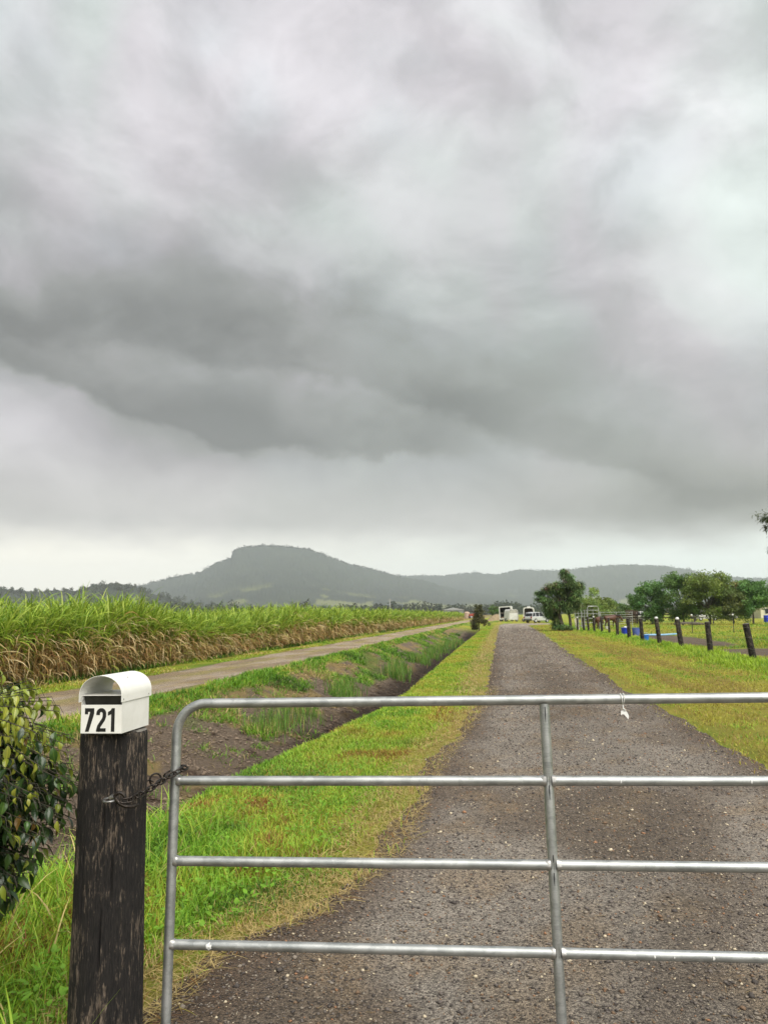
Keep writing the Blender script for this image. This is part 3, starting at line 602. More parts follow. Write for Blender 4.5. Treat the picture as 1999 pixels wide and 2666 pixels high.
# dark sheet behind the slot, standing in for the shade in the gap
MB().add([(-w + 0.003, -L0 + 0.012, hs - 0.002), (w - 0.003, -L0 + 0.012, hs - 0.002), (w - 0.003, -L0 + 0.03, hb - 0.012), (-w + 0.003, -L0 + 0.03, hb - 0.012)], [(0, 1, 2, 3)]).obj('slot_shade', plain('slot_shade_dark', (0.045, 0.045, 0.038), 0.6, 0, (0.03, 0.03, 0.026), 30), LB)
hw, hz0, rise = w + 0.0035, hs - 0.021, 0.067
prof_ = [(-hw, hz0), (-hw, hs)] + [(-hw * math.cos(q), hs + rise * math.sin(q) ** 0.92) for q in np.linspace(0.06, PI - 0.06, 30)] + [(hw, hs), (hw, hz0)]
VV = []; FF = []
k = len(prof_)
cz = hs
for y in (-L0 - 0.012, L0 + 0.012):
    for (x, z) in prof_: VV.append((x, y, z))
for y in (-L0 - 0.012, L0 + 0.012):
    for (x, z) in prof_: VV.append((x * (1 - T_ / hw), y, z - (T_ if z > hs + 0.02 else 0)))
for i in range(k - 1):
    FF += [(i, i + 1, k + i + 1, k + i), (2 * k + i, 3 * k + i, 3 * k + i + 1, 2 * k + i + 1), (i, 2 * k + i, 2 * k + i + 1, i + 1), (k + i, k + i + 1, 3 * k + i + 1, 3 * k + i)]
FF += [(0, k, 3 * k, 2 * k), (k - 1, 3 * k - 1, 4 * k - 1, 2 * k - 1)]
hd = obj('hood', np.array(VV), FF, ENAM, LB); smooth_by_angle(hd, 35)
def disc(c, r, nrm, h, name, mat, par):
    nrm = Vector(nrm); MB().tube([Vector(c), Vector(c) + nrm * h * 0.6, Vector(c) + nrm * h], [r, r, r * 0.55], 12).obj(name, mat, par)
disc((hw - 0.0004, -L0 + 0.004, hs - 0.012), 0.0032, (1, 0, 0), 0.0018, 'screw', SCR, hd)
disc((hw - 0.0004, L0 - 0.01, hs - 0.012), 0.0032, (1, 0, 0), 0.0018, 'screw', SCR, hd)
disc((-w + 0.006, -L0 + 0.006, hs - 0.013), 0.0030, (0, -1, 0), 0.006, 'screw', SCR, bo)
disc((hw * 0.62, -0.015, hs + rise * 0.80), 0.0024, (0.7, 0, 0.7), 0.0012, 'rivet', BLK, hd)
# the numerals 7 2 1 as cut vinyl
def numeral(poly, name):
    mb = MB()
    y0, y1 = -L0 - 0.0010, -L0 - 0.0004
    for ring in poly: mb.prism(ring, y0, y1)
    return mb.obj('numeral', BLK, LB)
def band(pts, wd):
    """list of quads along a centre line of width wd"""
    out_ = []
    P = [Vector((a, b)) for a, b in pts]
    Lp, Rp = [], []
    for i, p in enumerate(P):
        tg = (P[min(i + 1, len(P) - 1)] - P[max(i - 1, 0)]).normalized(); nn = Vector((-tg.y, tg.x)); ww = wd[i] if hasattr(wd, '__len__') else wd
        Lp.append(p + nn * ww / 2); Rp.append(p - nn * ww / 2)
    ring = Lp + Rp[::-1]; return [tuple(q) for q in ring]
z0, z1 = 0.006, 0.083; nh = z1 - z0
sx7 = -0.060
numeral([[(sx7, z1), (sx7 + 0.034, z1), (sx7 + 0.034, z1 - 0.018), (sx7 + 0.0155, z0), (sx7 + 0.002, z0), (sx7 + 0.0195, z1 - 0.012), (sx7 + 0.0115, z1 - 0.012), (sx7 + 0.0115, z1 - 0.020), (sx7, z1 - 0.020)]], '7')
sx2 = -0.0175; r2 = 0.0115; cxx = sx2 + 0.0175; czz = z1 - 0.0175
arc = [(cxx - r2, z1 - 0.0225), (cxx - r2, czz)] + [(cxx - r2 * math.cos(q), czz + r2 * math.sin(q)) for q in np.linspace(0.35, PI - 0.0, 11)] + [(cxx + r2, czz - 0.010), (cxx + r2 - 0.003, czz - 0.019), (cxx - r2 + 0.004, z0 + 0.018), (cxx - r2 + 0.0005, z0 + 0.006), (cxx - r2, z0)]
numeral([band(arc, [0.0128] * 5 + [0.0128] * (len(arc) - 9) + [0.0125, 0.0125, 0.0125, 0.0125]), [(cxx - r2 - 0.005, z0), (cxx + r2 + 0.006, z0), (cxx + r2 + 0.006, z0 + 0.0112), (cxx - r2 + 0.002, z0 + 0.0112), (cxx - r2 - 0.005, z0 + 0.004)]], '2')
sx1 = 0.0245
numeral([[(sx1 + 0.0245, z1), (sx1 + 0.0245, z0), (sx1 + 0.012, z0), (sx1 + 0.012, z1 - 0.020), (sx1, z1 - 0.0245), (sx1, z1 - 0.0125), (sx1 + 0.009, z1 - 0.0075), (sx1 + 0.014, z1)]], '1')

# ------------------------------------------------------------------ hook, chain and ring
IRON = plain('rusty_iron', (0.022, 0.020, 0.019), 0.40, 0.8, (0.060, 0.048, 0.040), 120, 0.3, 400)
STEEL = plain('worn_steel', (0.42, 0.42, 0.41), 0.35, 0.9, (0.20, 0.19, 0.18), 60)
hk = empty('gate_hook'); hk.location = (-0.86, 2.575, 0.925)
tag(hk, 'bent steel hook and eye screwed into the front of the gate post', 'hook')
smooth_by_angle(MB().tube([(-0.022 + 0.019 * math.cos(q), -0.026 + 0.020 * math.sin(q), -0.003 + 0.002 * math.sin(q)) for q in np.linspace(0, 2 * PI, 20, endpoint=False)], 0.0036, 8, closed=True).obj('eye', STEEL, hk))
smooth_by_angle(MB().tube([(-0.024, 0.01, 0.002), (-0.024, -0.014, 0.001)], 0.0055, 8).obj('bolt', STEEL, hk))
smooth_by_angle(MB().tube([(0.057, 0.010, -0.028), (0.050, -0.016, -0.027), (0.030, -0.028, -0.024), (0.012, -0.032, -0.014), (0.000, -0.032, 0.000), (-0.003, -0.032, 0.010), (0.003, -0.033, 0.018), (0.013, -0.033, 0.020), (0.022, -0.032, 0.015), (0.028, -0.031, 0.006)], [0.0056] * 3 + [0.0060] * 4 + [0.0058, 0.005, 0.0038], 10).obj('hook_bar', IRON, hk))
ch = empty('gate_chain'); tag(ch, 'short rusty chain looped from the post hook round the gate end', 'chain')
def link_mesh(Lk, Wk, r):
    a = (Lk - Wk) / 2; P = [(a + Wk / 2 * math.cos(q), Wk / 2 * math.sin(q), 0) for q in np.linspace(-PI / 2, PI / 2, 7)] + [(-a + Wk / 2 * math.cos(q), Wk / 2 * math.sin(q), 0) for q in np.linspace(PI / 2, 1.5 * PI, 7)]
    V, F = tube_geo(P, r, 8, closed=True); return mesh('link', np.array([tuple(v) for v in V]), F, IRON, None, True)
LM = link_mesh(0.040, 0.019, 0.0030)
def chain_run(P, step=0.0285, roll0=0.0):
    P = [Vector(p) for p in P]; out_ = []; 
    seg = [(P[i], P[i + 1]) for i in range(len(P) - 1)]; tot = sum((b - a).length for a, b in seg); n = max(int(tot / step), 1)
    for i in range(n):
        s = (i + 0.5) * tot / n
        for a, b in seg:
            l = (b - a).length
            if s <= l: break
            s -= l
        p = a + (b - a) * (s / l); d = (b - a).normalized()
        q = d.to_track_quat('X', 'Z'); o = link('link', LM, ch); o.rotation_mode = 'QUATERNION'
        o.rotation_quaternion = q @ Vector((1, 0, 0)).rotation_difference(Vector((1, 0, 0))) @ Matrix.Rotation(roll0 + (PI / 2 if i % 2 else 0.0) + 0.5, 3, 'X').to_quaternion(); o.location = p
chain_run([(-0.842, 2.545, 0.918), (-0.826, 2.556, 0.918), (-0.795, 2.635, 0.926), (-0.752, 2.775, 0.950), (-0.722, 2.812, 0.962), (-0.714, 2.842, 0.966)])
chain_run([(-0.716, 2.855, 0.964), (-0.748, 2.872, 0.957), (-0.783, 2.815, 0.944)], roll0=0.4)
smooth_by_angle(MB().tube([(-0.8025 + 0.0165 * math.cos(q), 2.772 + 0.010 * math.cos(q), 0.938 + 0.0200 * math.sin(q)) for q in np.linspace(0, 2 * PI, 22, endpoint=False)], 0.0033, 8, closed=True).obj('ring', IRON, ch))
smooth_by_angle(MB().tube([(-0.80, 2.74, 0.936), (-0.812, 2.755, 0.937), (-0.818, 2.768, 0.937), (-0.824, 2.755, 0.937), (-0.835, 2.735, 0.936)], 0.0024, 8).obj('eye', IRON, ch))

# ------------------------------------------------------------------ grass
TALB = 0.92
def pick(cols, w, n, rs):
    i = rs.choice(len(cols), n, p=np.array(w) / sum(w)); return np.array(cols)[i]
def put(u, Y): return np.stack([gx(u, Y), Y, ground_z(u, Y)], 1)
gLIME = lin(166, 192, 62); gGRN = lin(112, 160, 44); gFRESH = lin(140, 186, 58); gYEL = lin(190, 182, 76); gSTRAW = lin(214, 190, 128); gRED = lin(150, 104, 52); gDEEP = lin(72, 108, 34)
def patchy(u, Y, seed, cols, w, rs, fine=2.0):
    """blade colours that drift in patches"""
    n = len(u); p = fbm(u * fine, Y * fine * 0.7, seed, 3); jit = rs.normal(0, 0.10, n)
    q = np.clip((p + jit - 0.25) / 0.5, 0, 0.999); cw = np.cumsum(np.array(w) / sum(w)); return np.array(cols)[np.searchsorted(cw, q)]
def sow(pile, u, Y, h, wd, cols, rs, lean=0.45, bend=0.9, segs=2, tip=1.15, zoff=None, foot=0.62, flat=None):
    n = len(u)
    if n == 0: return
    B = put(u, Y)
    if zoff is not None: B[:, 2] = zoff
    B[:, 2] -= 0.008
    c = cols * TALB * rs.uniform(0.75, 1.2, (n, 1))
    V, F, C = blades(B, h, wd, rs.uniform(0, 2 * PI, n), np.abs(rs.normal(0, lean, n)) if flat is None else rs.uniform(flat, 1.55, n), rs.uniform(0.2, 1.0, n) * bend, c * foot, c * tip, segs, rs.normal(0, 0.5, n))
    pile.add(V, F, C)
rs = np.random.default_rng(21)
P1 = Pile()
def scatter(n, Y0, Y1, ufun0, ufun1, pw=1.0):
    t_ = rs.random(n); Y = Y0 * (Y1 / Y0) ** t_ if pw == 0 else Y0 + (Y1 - Y0) * t_ ** pw
    u = ufun0(Y) + (ufun1(Y) - ufun0(Y)) * rs.random(n); return u, Y
# left verge, near: lush by the ditch, thinner and drier towards the gravel
u, Y = scatter(100000, 2.1, 15, lambda y: lip(y) - 0.12, lambda y: road_l(y) + 0.22, 0)
t_ = np.clip((u - lip(Y)) / (road_l(Y) - lip(Y)), -0.2, 1.1)
rag = fbm(u * 3, Y * 2.2, 171, 3); keep = (t_ < 0.98 + 0.75 * (rag - 0.5)) | (rs.random(len(u)) < 0.12)
u, Y, t_ = u[keep], Y[keep], t_[keep]
tall = fbm(u * 1.5, Y * 1.2, 173, 3)
hh = (0.055 + 0.17 * np.clip(1 - t_ * 1.25, 0, 1) ** 1.1 * (1 - sstep(Y, 4.3, 6.6)) * sstep(tall, 0.25, 0.6) + 0.06 * sstep(tall, 0.55, 0.75) * (1 - sstep(Y, 5.5, 8))) * rs.uniform(0.55, 1.35, len(u)) + 0.05 * (1 - sstep(Y, 3, 7)) * (1 - t_)
cc = patchy(u, Y, 175, [gDEEP, gGRN, gFRESH, gLIME, gYEL, gRED], [0.06, 0.26, 0.32, 0.28, 0.07, 0.01], rs)
far_ = sstep(Y, 7.5, 11.5)[:, None]; cc = cc * (1 - far_) + far_ * patchy(u, Y, 176, [gGRN, gLIME, gYEL, gRED], [0.16, 0.50, 0.32, 0.02], rs)
dry = rs.random(len(u)) < sstep(t_, 0.72, 1.02) * 0.8 + 0.05; cc = np.where(dry[:, None], gSTRAW * rs.uniform(0.7, 1, (len(u), 1)), cc)
wd = (0.0042 + 0.0035 * rs.random(len(u)) * (1 - t_ * 0.5)) * (1 + sstep(Y, 5, 14) * 0.9)
hh = np.where(dry, hh * 0.7, hh)
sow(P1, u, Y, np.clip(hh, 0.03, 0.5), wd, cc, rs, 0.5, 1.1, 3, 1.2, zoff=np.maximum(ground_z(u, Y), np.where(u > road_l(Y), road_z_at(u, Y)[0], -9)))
# long runners and seed stalks standing above the sward near the post
u, Y = scatter(2000, 2.4, 5.8, lambda y: lip(y) - 0.2, lambda y: lip(y) + 0.75, 0)
sow(P1, u, Y, rs.uniform(0.16, 0.40, len(u)), rs.uniform(0.005, 0.010, len(u)), pick([gLIME, gFRESH, gGRN, gSTRAW], [5, 5, 2, 1.5], len(u), rs), rs, 0.45, 1.5, 4, 1.15)
# trampled straw lying at the edge of the gravel
u, Y = scatter(11000, 2.6, 16, lambda y: road_l(y) - 0.32, lambda y: road_l(y) + 0.28, 0)
sow(P1, u, Y, rs.uniform(0.03, 0.13, len(u)), rs.uniform(0.0018, 0.0035, len(u)), pick([gSTRAW, gSTRAW * 0.75, gRED, gYEL], [6, 3, 1, 1], len(u), rs), rs, 0.25, 0.35, 3, 1.0, zoff=np.maximum(ground_z(u, Y), road_z_at(u, Y)[0]) + 0.016, foot=0.9, flat=1.15)
nV = P1.n
# broad-leaved weeds (clover and plantain) low in the sward
n = 1500; u, Y = scatter(n, 2.4, 6.5, lambda y: lip(y) + 0.1, lambda y: road_l(y) - 0.15, 0)
B = put(u, Y); B[:, 2] += rs.uniform(0.02, 0.10, n)
V, F, C = blades(B, rs.uniform(0.02, 0.045, n), rs.uniform(0.016, 0.03, n), rs.uniform(0, 2 * PI, n), rs.uniform(0.7, 1.4, n), rs.uniform(0.2, 0.8, n), gGRN * TALB * rs.uniform(0.8, 1.3, (n, 1)), gFRESH * TALB * rs.uniform(0.8, 1.1, (n, 1)), 3, None, 1.0, 0.25, 0.4)
P1.add(V, F, C)
# a few broad blades standing in front of the post
B = np.array([[-1.02, 2.44, 0.0], [-1.05, 2.47, 0.0], [-0.99, 2.42, 0.0], [-1.10, 2.50, 0.0], [-0.78, 2.52, 0.0]]); n = len(B); B[:, 2] = ground_z(B[:, 0] - SL * B[:, 1], B[:, 1])
V, F, C = blades(B, np.array([0.46, 0.40, 0.30, 0.42, 0.30]), np.array([0.016, 0.012, 0.010, 0.011, 0.009]), np.array([0.1, 2.6, 0.9, 2.2, 0.3]), np.array([0.22, 0.2, 0.3, 0.25, 0.3]), np.array([0.5, 0.7, 0.6, 0.9, 0.8]), np.tile(gGRN * TALB, (n, 1)), np.tile(gLIME * TALB, (n, 1)), 6); P1.add(V, F, C)
# left verge further on
u, Y = scatter(46000, 13, 98, lambda y: lip(y) - 0.1, lambda y: road_l(y) + 0.12, 0)
t_ = (u - lip(Y)) / (road_l(Y) - lip(Y)); keep = rs.random(len(u)) > sstep(t_, 0.7, 1.0) * 0.75; u, Y, t_ = u[keep], Y[keep], t_[keep]
cc = patchy(u, Y, 177, [gGRN, gLIME, gYEL, gYEL * 0.9], [0.16, 0.44, 0.32, 0.08], rs, 1.2); cc = np.where((rs.random(len(u)) < sstep(t_, 0.45, 0.85) * 0.9)[:, None], gSTRAW * 0.85, cc)
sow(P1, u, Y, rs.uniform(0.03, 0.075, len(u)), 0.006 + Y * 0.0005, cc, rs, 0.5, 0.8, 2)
tag(P1.obj('verge_grass', GRASS), 'lush green grass verge between the ditch and the gravel lane', 'grass', kind='stuff')
# right verge: mown, browning in swaths
P2 = Pile()
u, Y = scatter(95000, 5.5, 98, lambda y: road_r(y) - 0.35, lambda y: 0 * y + 7.6, 0)
rag = fbm(u * 2.4, Y * 1.7, 181, 3); t_ = u - road_r(Y); keep = (t_ > 0.9 * (rag - 0.5)) | (rs.random(len(u)) < 0.12); u, Y = u[keep], Y[keep]
mid = fbm(u * 1.7, Y * 1.0, 43, 4); stripe = fbm(u * 1.9 + 0.4 * mid, Y * 0.10, 51, 4) * 0.7 + mid * 0.3
lush = sstep(u + 0.8 * (fbm(u, Y * 0.6, 183, 3) - 0.5), 5.4, 6.5)
bare = sstep(fbm(u * 1.3, Y * 0.8, 185, 4), 0.60, 0.70) * (1 - lush); keep = rs.random(len(u)) > bare * 0.8; u, Y, stripe, lush = u[keep], Y[keep], stripe[keep], lush[keep]
cc = patchy(u, Y, 187, [gGRN, gLIME, gYEL], [0.15, 0.33, 0.52], rs, 0.9); br = sstep(stripe + rs.normal(0, 0.05, len(u)), 0.38, 0.55) * (1 - lush)
cc = np.where((rs.random(len(u)) < br * 0.65)[:, None], lin(176, 154, 82) * np.ones((len(u), 1)), cc)
lc = patchy(u, Y, 189, [gGRN, gLIME, gLIME * np.array([0.95, 1.05, 0.7])], [0.2, 0.5, 0.3], rs, 1.5); cc = np.where((rs.random(len(u)) < lush)[:, None], lc, cc)
P2Z = np.maximum(ground_z(u, Y), np.where(u < road_r(Y), road_z_at(u, Y)[0], -9))
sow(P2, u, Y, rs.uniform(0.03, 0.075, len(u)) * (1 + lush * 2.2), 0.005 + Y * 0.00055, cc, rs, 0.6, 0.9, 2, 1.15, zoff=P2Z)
tag(P2.obj('mown_grass', GRASS), 'short yellowing mown grass verge right of the gravel lane', 'grass', kind='stuff')
# paddock
P3 = Pile()
u, Y = scatter(42000, 19, 110, lambda y: 0 * y + 7.7, lambda y: 9 + y * 0.42, 0)
yard = np.maximum(sstep(-np.hypot((u - 9.5) / 1.6, (Y - 43) / 10), -1.05, -0.85), sstep(-np.hypot((u - 10.2) / 2.4, (Y - 28.5) / 3.6), -1.05, -0.85)); keep = rs.random(len(u)) > yard; u, Y = u[keep], Y[keep]
rank = sstep(fbm(u * 0.5, Y * 0.3, 191, 4), 0.55, 0.7)
cc = patchy(u, Y, 193, [gGRN, gLIME, gYEL], [0.2, 0.3, 0.5], rs, 0.35)
sow(P3, u, Y, rs.uniform(0.04, 0.11, len(u)) * (1 + rank * 1.8), 0.008 + Y * 0.0008, cc, rs, 0.5, 0.8, 2, 1.1)
tag(P3.obj('paddock_grass', GRASS), 'patchy yellow green paddock grass beyond the post fence', 'grass', kind='stuff')
# edges of the field track and the weedy ditch bank
P4 = Pile()
u, Y = scatter(52000, 4, 120, lambda y: 0 * y - 7.1, lambda y: 0 * y - 5.85, 0)
q = fbm(u * 1.2, Y * 0.9, 195, 4); keep = (q + 0.25 * np.exp(-((u + 6.25) / 0.3) ** 2) > 0.52 + 0.4 * sstep(-u, 6.55, 6.95)) ; u, Y = u[keep], Y[keep]
cc = patchy(u, Y, 197, [gDEEP * 1.2, gGRN, gGRN, gLIME, gSTRAW], [0.12, 0.36, 0.2, 0.24, 0.08], rs, 1.1)
sow(P4, u, Y, rs.uniform(0.05, 0.17, len(u)), 0.006 + Y * 0.0006, cc, rs, 0.6, 1.1, 2)
u, Y = scatter(30000, 12, 150, lambda y: 0 * y - 10.5, lambda y: 0 * y - 8.85, 0)
q = fbm(u * 1.2, Y * 0.5, 199, 4); keep = q > 0.40 + 0.35 * sstep(u, -9.3, -8.8); u, Y = u[keep], Y[keep]
sow(P4, u, Y, rs.uniform(0.03, 0.10, len(u)), 0.006 + Y * 0.0007, patchy(u, Y, 201, [gGRN, gLIME, gYEL, gSTRAW], [0.25, 0.35, 0.3, 0.1], rs, 0.8), rs, 0.6, 1.0, 2)
u, Y = scatter(60000, 3.5, 75, lambda y: 0 * y - 6.2, lambda y: 0 * y - 4.35, 0)
q = fbm(u * 0.9, Y * 0.55, 203, 4) + 0.06 * np.clip(-u - 5, -1, 1) + 0.10 * sstep(Y, 9, 22); keep = q > 0.60 + 0.06 * (1 - sstep(Y, 12, 20)); u, Y, q = u[keep], Y[keep], q[keep]
cc = patchy(u, Y, 205, [gDEEP, gGRN, gFRESH, gLIME * 0.85, gSTRAW * 0.9], [0.16, 0.40, 0.22, 0.10, 0.12], rs, 1.1)
sow(P4, u, Y, rs.uniform(0.06, 0.20, len(u)) * sstep(q, 0.55, 0.68) + 0.05, 0.006 + Y * 0.0005, cc, rs, 0.6, 1.2, 3)
# small tufts rooted in the bare soil of the bank
for k_ in range(170):
    u0 = rs.uniform(-6.0, -3.9); Y0 = 4.5 * (22 / 4.5) ** rs.random(); n = rs.integers(14, 46); big_ = rs.uniform(0.6, 1.3)
    u = u0 + rs.normal(0, 0.07 * big_, n); Y = Y0 + rs.normal(0, 0.10 * big_, n)
    sow(P4, u, Y, rs.uniform(0.06, 0.20, n) * big_, 0.005 + Y * 0.0004, pick([gGRN, gFRESH, gDEEP, gSTRAW], [4, 4, 1.5, 1], n, rs), rs, 0.7, 1.2, 3)
# fallen straw on the bank
u, Y = scatter(5000, 4, 40, lambda y: 0 * y - 6.1, lambda y: 0 * y - 4.2, 0); keep = fbm(u * 1.1, Y * 0.8, 207, 3) > 0.52; u, Y = u[keep], Y[keep]
B = put(u, Y); B[:, 2] += 0.01; n = len(u); c = pick([gSTRAW, gSTRAW * 0.7], [1, 1], n, rs) * 0.6
V, F, C = blades(B, rs.uniform(0.08, 0.3, n), 0.004 + Y * 0.0004, rs.uniform(0, 2 * PI, n), rs.uniform(1.2, 1.6, n), rs.uniform(0, 0.5, n), c, c, 2); P4.add(V, F, C)
tag(P4.obj('bank_grass', GRASS), 'patchy weeds and grass on the ditch bank and along the dirt track', 'grass', kind='stuff')
# reeds in the ditch
P5 = Pile()
cl = [(-4.6, 15.0, 0.5, 160), (-4.55, 16.0, 0.6, 200), (-4.5, 17.2, 0.6, 160), (-4.5, 21.5, 0.6, 260), (-4.6, 22.8, 0.7, 180), (-4.2, 29.5, 0.8, 420), (-4.3, 31.5, 0.8, 300), (-4.2, 38, 1.3, 420), (-4.1, 43, 1.4, 380), (-4.1, 49, 2.0, 380), (-4.0, 56, 2.4, 320), (-3.9, 64, 2.6, 280)]
for u0, Y0, sp_, n in cl:
    u = u0 + rs.normal(0, 0.22, n); Y = Y0 + rs.normal(0, sp_ * 0.6, n)
    c = pick([lin(112, 150, 60), lin(132, 172, 72), lin(100, 138, 66), gSTRAW * 0.8], [4, 4, 3, 1], n, rs)
    sow(P5, u, Y, rs.uniform(0.2, 0.5, n) * (1.15 if Y0 > 25 else 0.9), 0.006 + Y * 0.00045, c, rs, 0.13, 0.35, 3, 1.05, foot=0.7)
tag(P5.obj('reeds', GRASS), 'upright green reeds growing along the wet bottom of the ditch', 'reeds', kind='stuff')

# ------------------------------------------------------------------ sugarcane
P6 = Pile()
def cane(n, Y0, Y1, d0, d1, ng, nd, segs, wk, seed, log=True):
    r_ = np.random.default_rng(seed)
    Y = Y0 * (Y1 / Y0) ** r_.random(n) if log else r_.uniform(Y0, Y1, n); edge_ = -10.45 + 0.5 * (fbm(Y * 0.25, 0 * Y, 211, 3) - 0.5); u = edge_ - d0 - (d1 - d0) * r_.random(n) ** 1.2
    H = np.interp(Y, [12, 17, 21, 23.5, 26, 32, 40, 60, 120, 200], [1.12, 1.16, 1.34, 1.34, 0.94, 1.02, 1.32, 1.30, 1.26, 1.2]) * np.where(r_.random(n) < 0.07, r_.uniform(1.12, 1.28, n), r_.uniform(0.80, 1.12, n)) + 0.22 * (fbm(Y * 0.5, u * 0.5, 213, 3) - 0.5)
    B = np.stack([gx(u, Y), Y, np.zeros(n) - 0.02], 1); laz = r_.uniform(0, 2 * PI, n); ll = np.abs(r_.normal(0, 0.10, n))
    dirv = np.stack([np.cos(laz) * np.sin(ll), np.sin(laz) * np.sin(ll), np.cos(ll)], 1)
    # stalk
    cst = pick([lin(140, 126, 70), lin(180, 150, 100), lin(120, 122, 60)], [1, 1.5, 1], n, r_) * 0.85
    for k in range(2):
        V, F, C = blades(B, H, np.full(n, 0.024) * (1 + Y * 0.012 * wk), laz + k * PI / 2, ll, np.zeros(n), cst, cst * 1.1, 1, None, 1, 0.7, 1.0); P6.add(V, F, C)
    # green leaves
    N_ = n * ng; i = np.repeat(np.arange(n), ng); f = np.tile(np.linspace(0.0, 1.0, ng), n) * (1 - (0.34 + 0.5 * (fbm(Y * 0.8, u * 0.6, 217, 3) - 0.1))[i]) + (0.34 + 0.5 * (fbm(Y * 0.8, u * 0.6, 217, 3) - 0.1))[i] + r_.uniform(-0.05, 0.05, N_)
    A = B[i] + dirv[i] * (H[i] * f)[:, None]; top = sstep(f, 0.8, 1.0)
    az_ = r_.uniform(0, 2 * PI, N_)
    g = pick([lin(138, 166, 54), lin(162, 184, 66), lin(112, 146, 48), lin(180, 194, 88)], [4, 4, 3, 2], N_, r_) * 0.92 * r_.uniform(0.75, 1.2, (N_, 1))
    V, F, C = blades(A, r_.uniform(0.65, 1.15, N_) * (1 - 0.12 * top), 0.030 * (1 + Y[i] * 0.016 * wk) * r_.uniform(0.7, 1.2, N_), az_, r_.uniform(0.10, 0.45, N_) * (1 - 0.5 * top), r_.uniform(0.7, 2.0, N_) * (1 - 0.35 * top), g * 0.8, g * 1.15, segs, r_.normal(0, 0.6, N_), 1.5, 0.05, 0.8); P6.add(V, F, C)
    # dead leaves hanging below
    N_ = n * nd; i = np.repeat(np.arange(n), nd); f = 0.10 + r_.random(N_) * (0.45 + 0.62 * fbm(Y * 0.8, u * 0.6, 217, 3))[i]
    A = B[i] + dirv[i] * (H[i] * f)[:, None]; az_ = r_.uniform(0, 2 * PI, N_)
    g = pick([lin(216, 190, 138), lin(196, 160, 106), lin(168, 126, 80), lin(232, 212, 166), lin(160, 166, 76), lin(136, 98, 64)], [6, 4, 2, 3, 2.5, 1.2], N_, r_) * 1.1 * r_.uniform(0.7, 1.15, (N_, 1))
    ln = r_.uniform(0.35, 0.85, N_); ln = np.minimum(ln, 0.25 + f * H[i] * 1.1)
    V, F, C = blades(A, ln, 0.021 * (1 + Y[i] * 0.018 * wk) * r_.uniform(0.6, 1.3, N_), az_, r_.uniform(0.15, 0.9, N_), r_.uniform(1.4, 2.5, N_), g * 0.9, g, segs, r_.normal(0, 1.0, N_), 1.0, 0.1, 0.8)
    V[:, 2] = np.maximum(V[:, 2], 0.01); P6.add(V, F, C)
cane(1500, 11.5, 45, 0.0, 1.0, 10, 13, 5, 0.6, 31)
cane(1300, 11.5, 45, 1.0, 4.0, 8, 5, 4, 0.7, 32)
cane(1500, 45, 195, 0.0, 1.2, 8, 8, 3, 1.0, 33)
cane(1300, 45, 195, 1.2, 7.0, 7, 3, 3, 1.0, 34)
cane(500, 10, 60, 4.0, 14.0, 7, 2, 3, 1.0, 35)
tag(P6.obj('sugarcane', CANE), 'tall green sugarcane field with dry brown leaves hanging at its foot', 'sugarcane', kind='stuff')
# low weeds along the foot of the cane
P7 = Pile(); u, Y = scatter(9000, 13, 120, lambda y: 0 * y - 10.9, lambda y: 0 * y - 10.2, 0)
sow(P7, u, Y, rs.uniform(0.06, 0.28, len(u)), 0.01 + Y * 0.0008, patchy(u, Y, 215, [gDEEP, gGRN, gSTRAW * 0.8, gLIME * 0.8], [0.3, 0.35, 0.2, 0.15], rs, 0.6), rs, 0.5, 1.2, 2)
tag(P7.obj('field_edge_weeds', GRASS), 'low weeds and fallen cane trash at the foot of the sugarcane', 'weeds', kind='stuff')

# ------------------------------------------------------------------ loose stones and straw on the lane
n = 125000; Y = 2.3 * (100 / 2.3) ** rs.random(n) ; u = road_l(Y) - 0.05 + (road_r(Y) - road_l(Y) + 0.1) * rs.random(n); zr, e = road_z_at(u, Y)
keep = (e > 0.05) & (rs.random(n) > sstep(Y, 25, 98)); u, Y, zr = u[keep], Y[keep], zr[keep]; n = len(u)
s = np.clip(rs.lognormal(math.log(0.0042), 0.42, n), 0.002, 0.016) * (1 + 0.05 * Y)
oct_ = np.array([(1, 0, 0), (0, 1, 0), (-1, 0, 0), (0, -1, 0), (0, 0, 0.8), (0, 0, -0.8)]); of = np.array([(0, 1, 4), (1, 2, 4), (2, 3, 4), (3, 0, 4), (1, 0, 5), (2, 1, 5), (3, 2, 5), (0, 3, 5)])
J = oct_[None] * rs.uniform(0.55, 1.25, (n, 6, 1)) + rs.normal(0, 0.12, (n, 6, 3)); th = rs.uniform(0, 2 * PI, n); c_, s_ = np.cos(th)[:, None], np.sin(th)[:, None]
JX = J[..., 0] * c_ - J[..., 1] * s_; JY = J[..., 0] * s_ + J[..., 1] * c_
V = np.stack([gx(u, Y)[:, None] + JX * s[:, None], Y[:, None] + JY * s[:, None], zr[:, None] + (J[..., 2] * 0.75 + 0.25) * s[:, None]], -1).reshape(-1, 3)
F = (of[None] + 6 * np.arange(n)[:, None, None]).reshape(-1, 3)
c = pick([lin(104, 96, 90), lin(76, 70, 66), lin(134, 124, 112), lin(120, 98, 78), lin(196, 182, 156), lin(150, 112, 84)], [5, 6, 4, 2, 0.8, 0.5], n, rs) * 1.0
tag(obj('gravel', V, F, leafmat('gravel_stone', 0.0, 0.8, 0.3, 200.0), None, np.repeat(c, 6, 0)), 'loose dark and pale stones scattered over the lane', 'gravel', kind='stuff')
n = 900; Y = 2.4 * (12 / 2.4) ** rs.random(n); u = road_l(Y) + (road_r(Y) - road_l(Y)) * rs.random(n); B = np.stack([gx(u, Y), Y, road_z_at(u, Y)[0] + 0.005], 1)
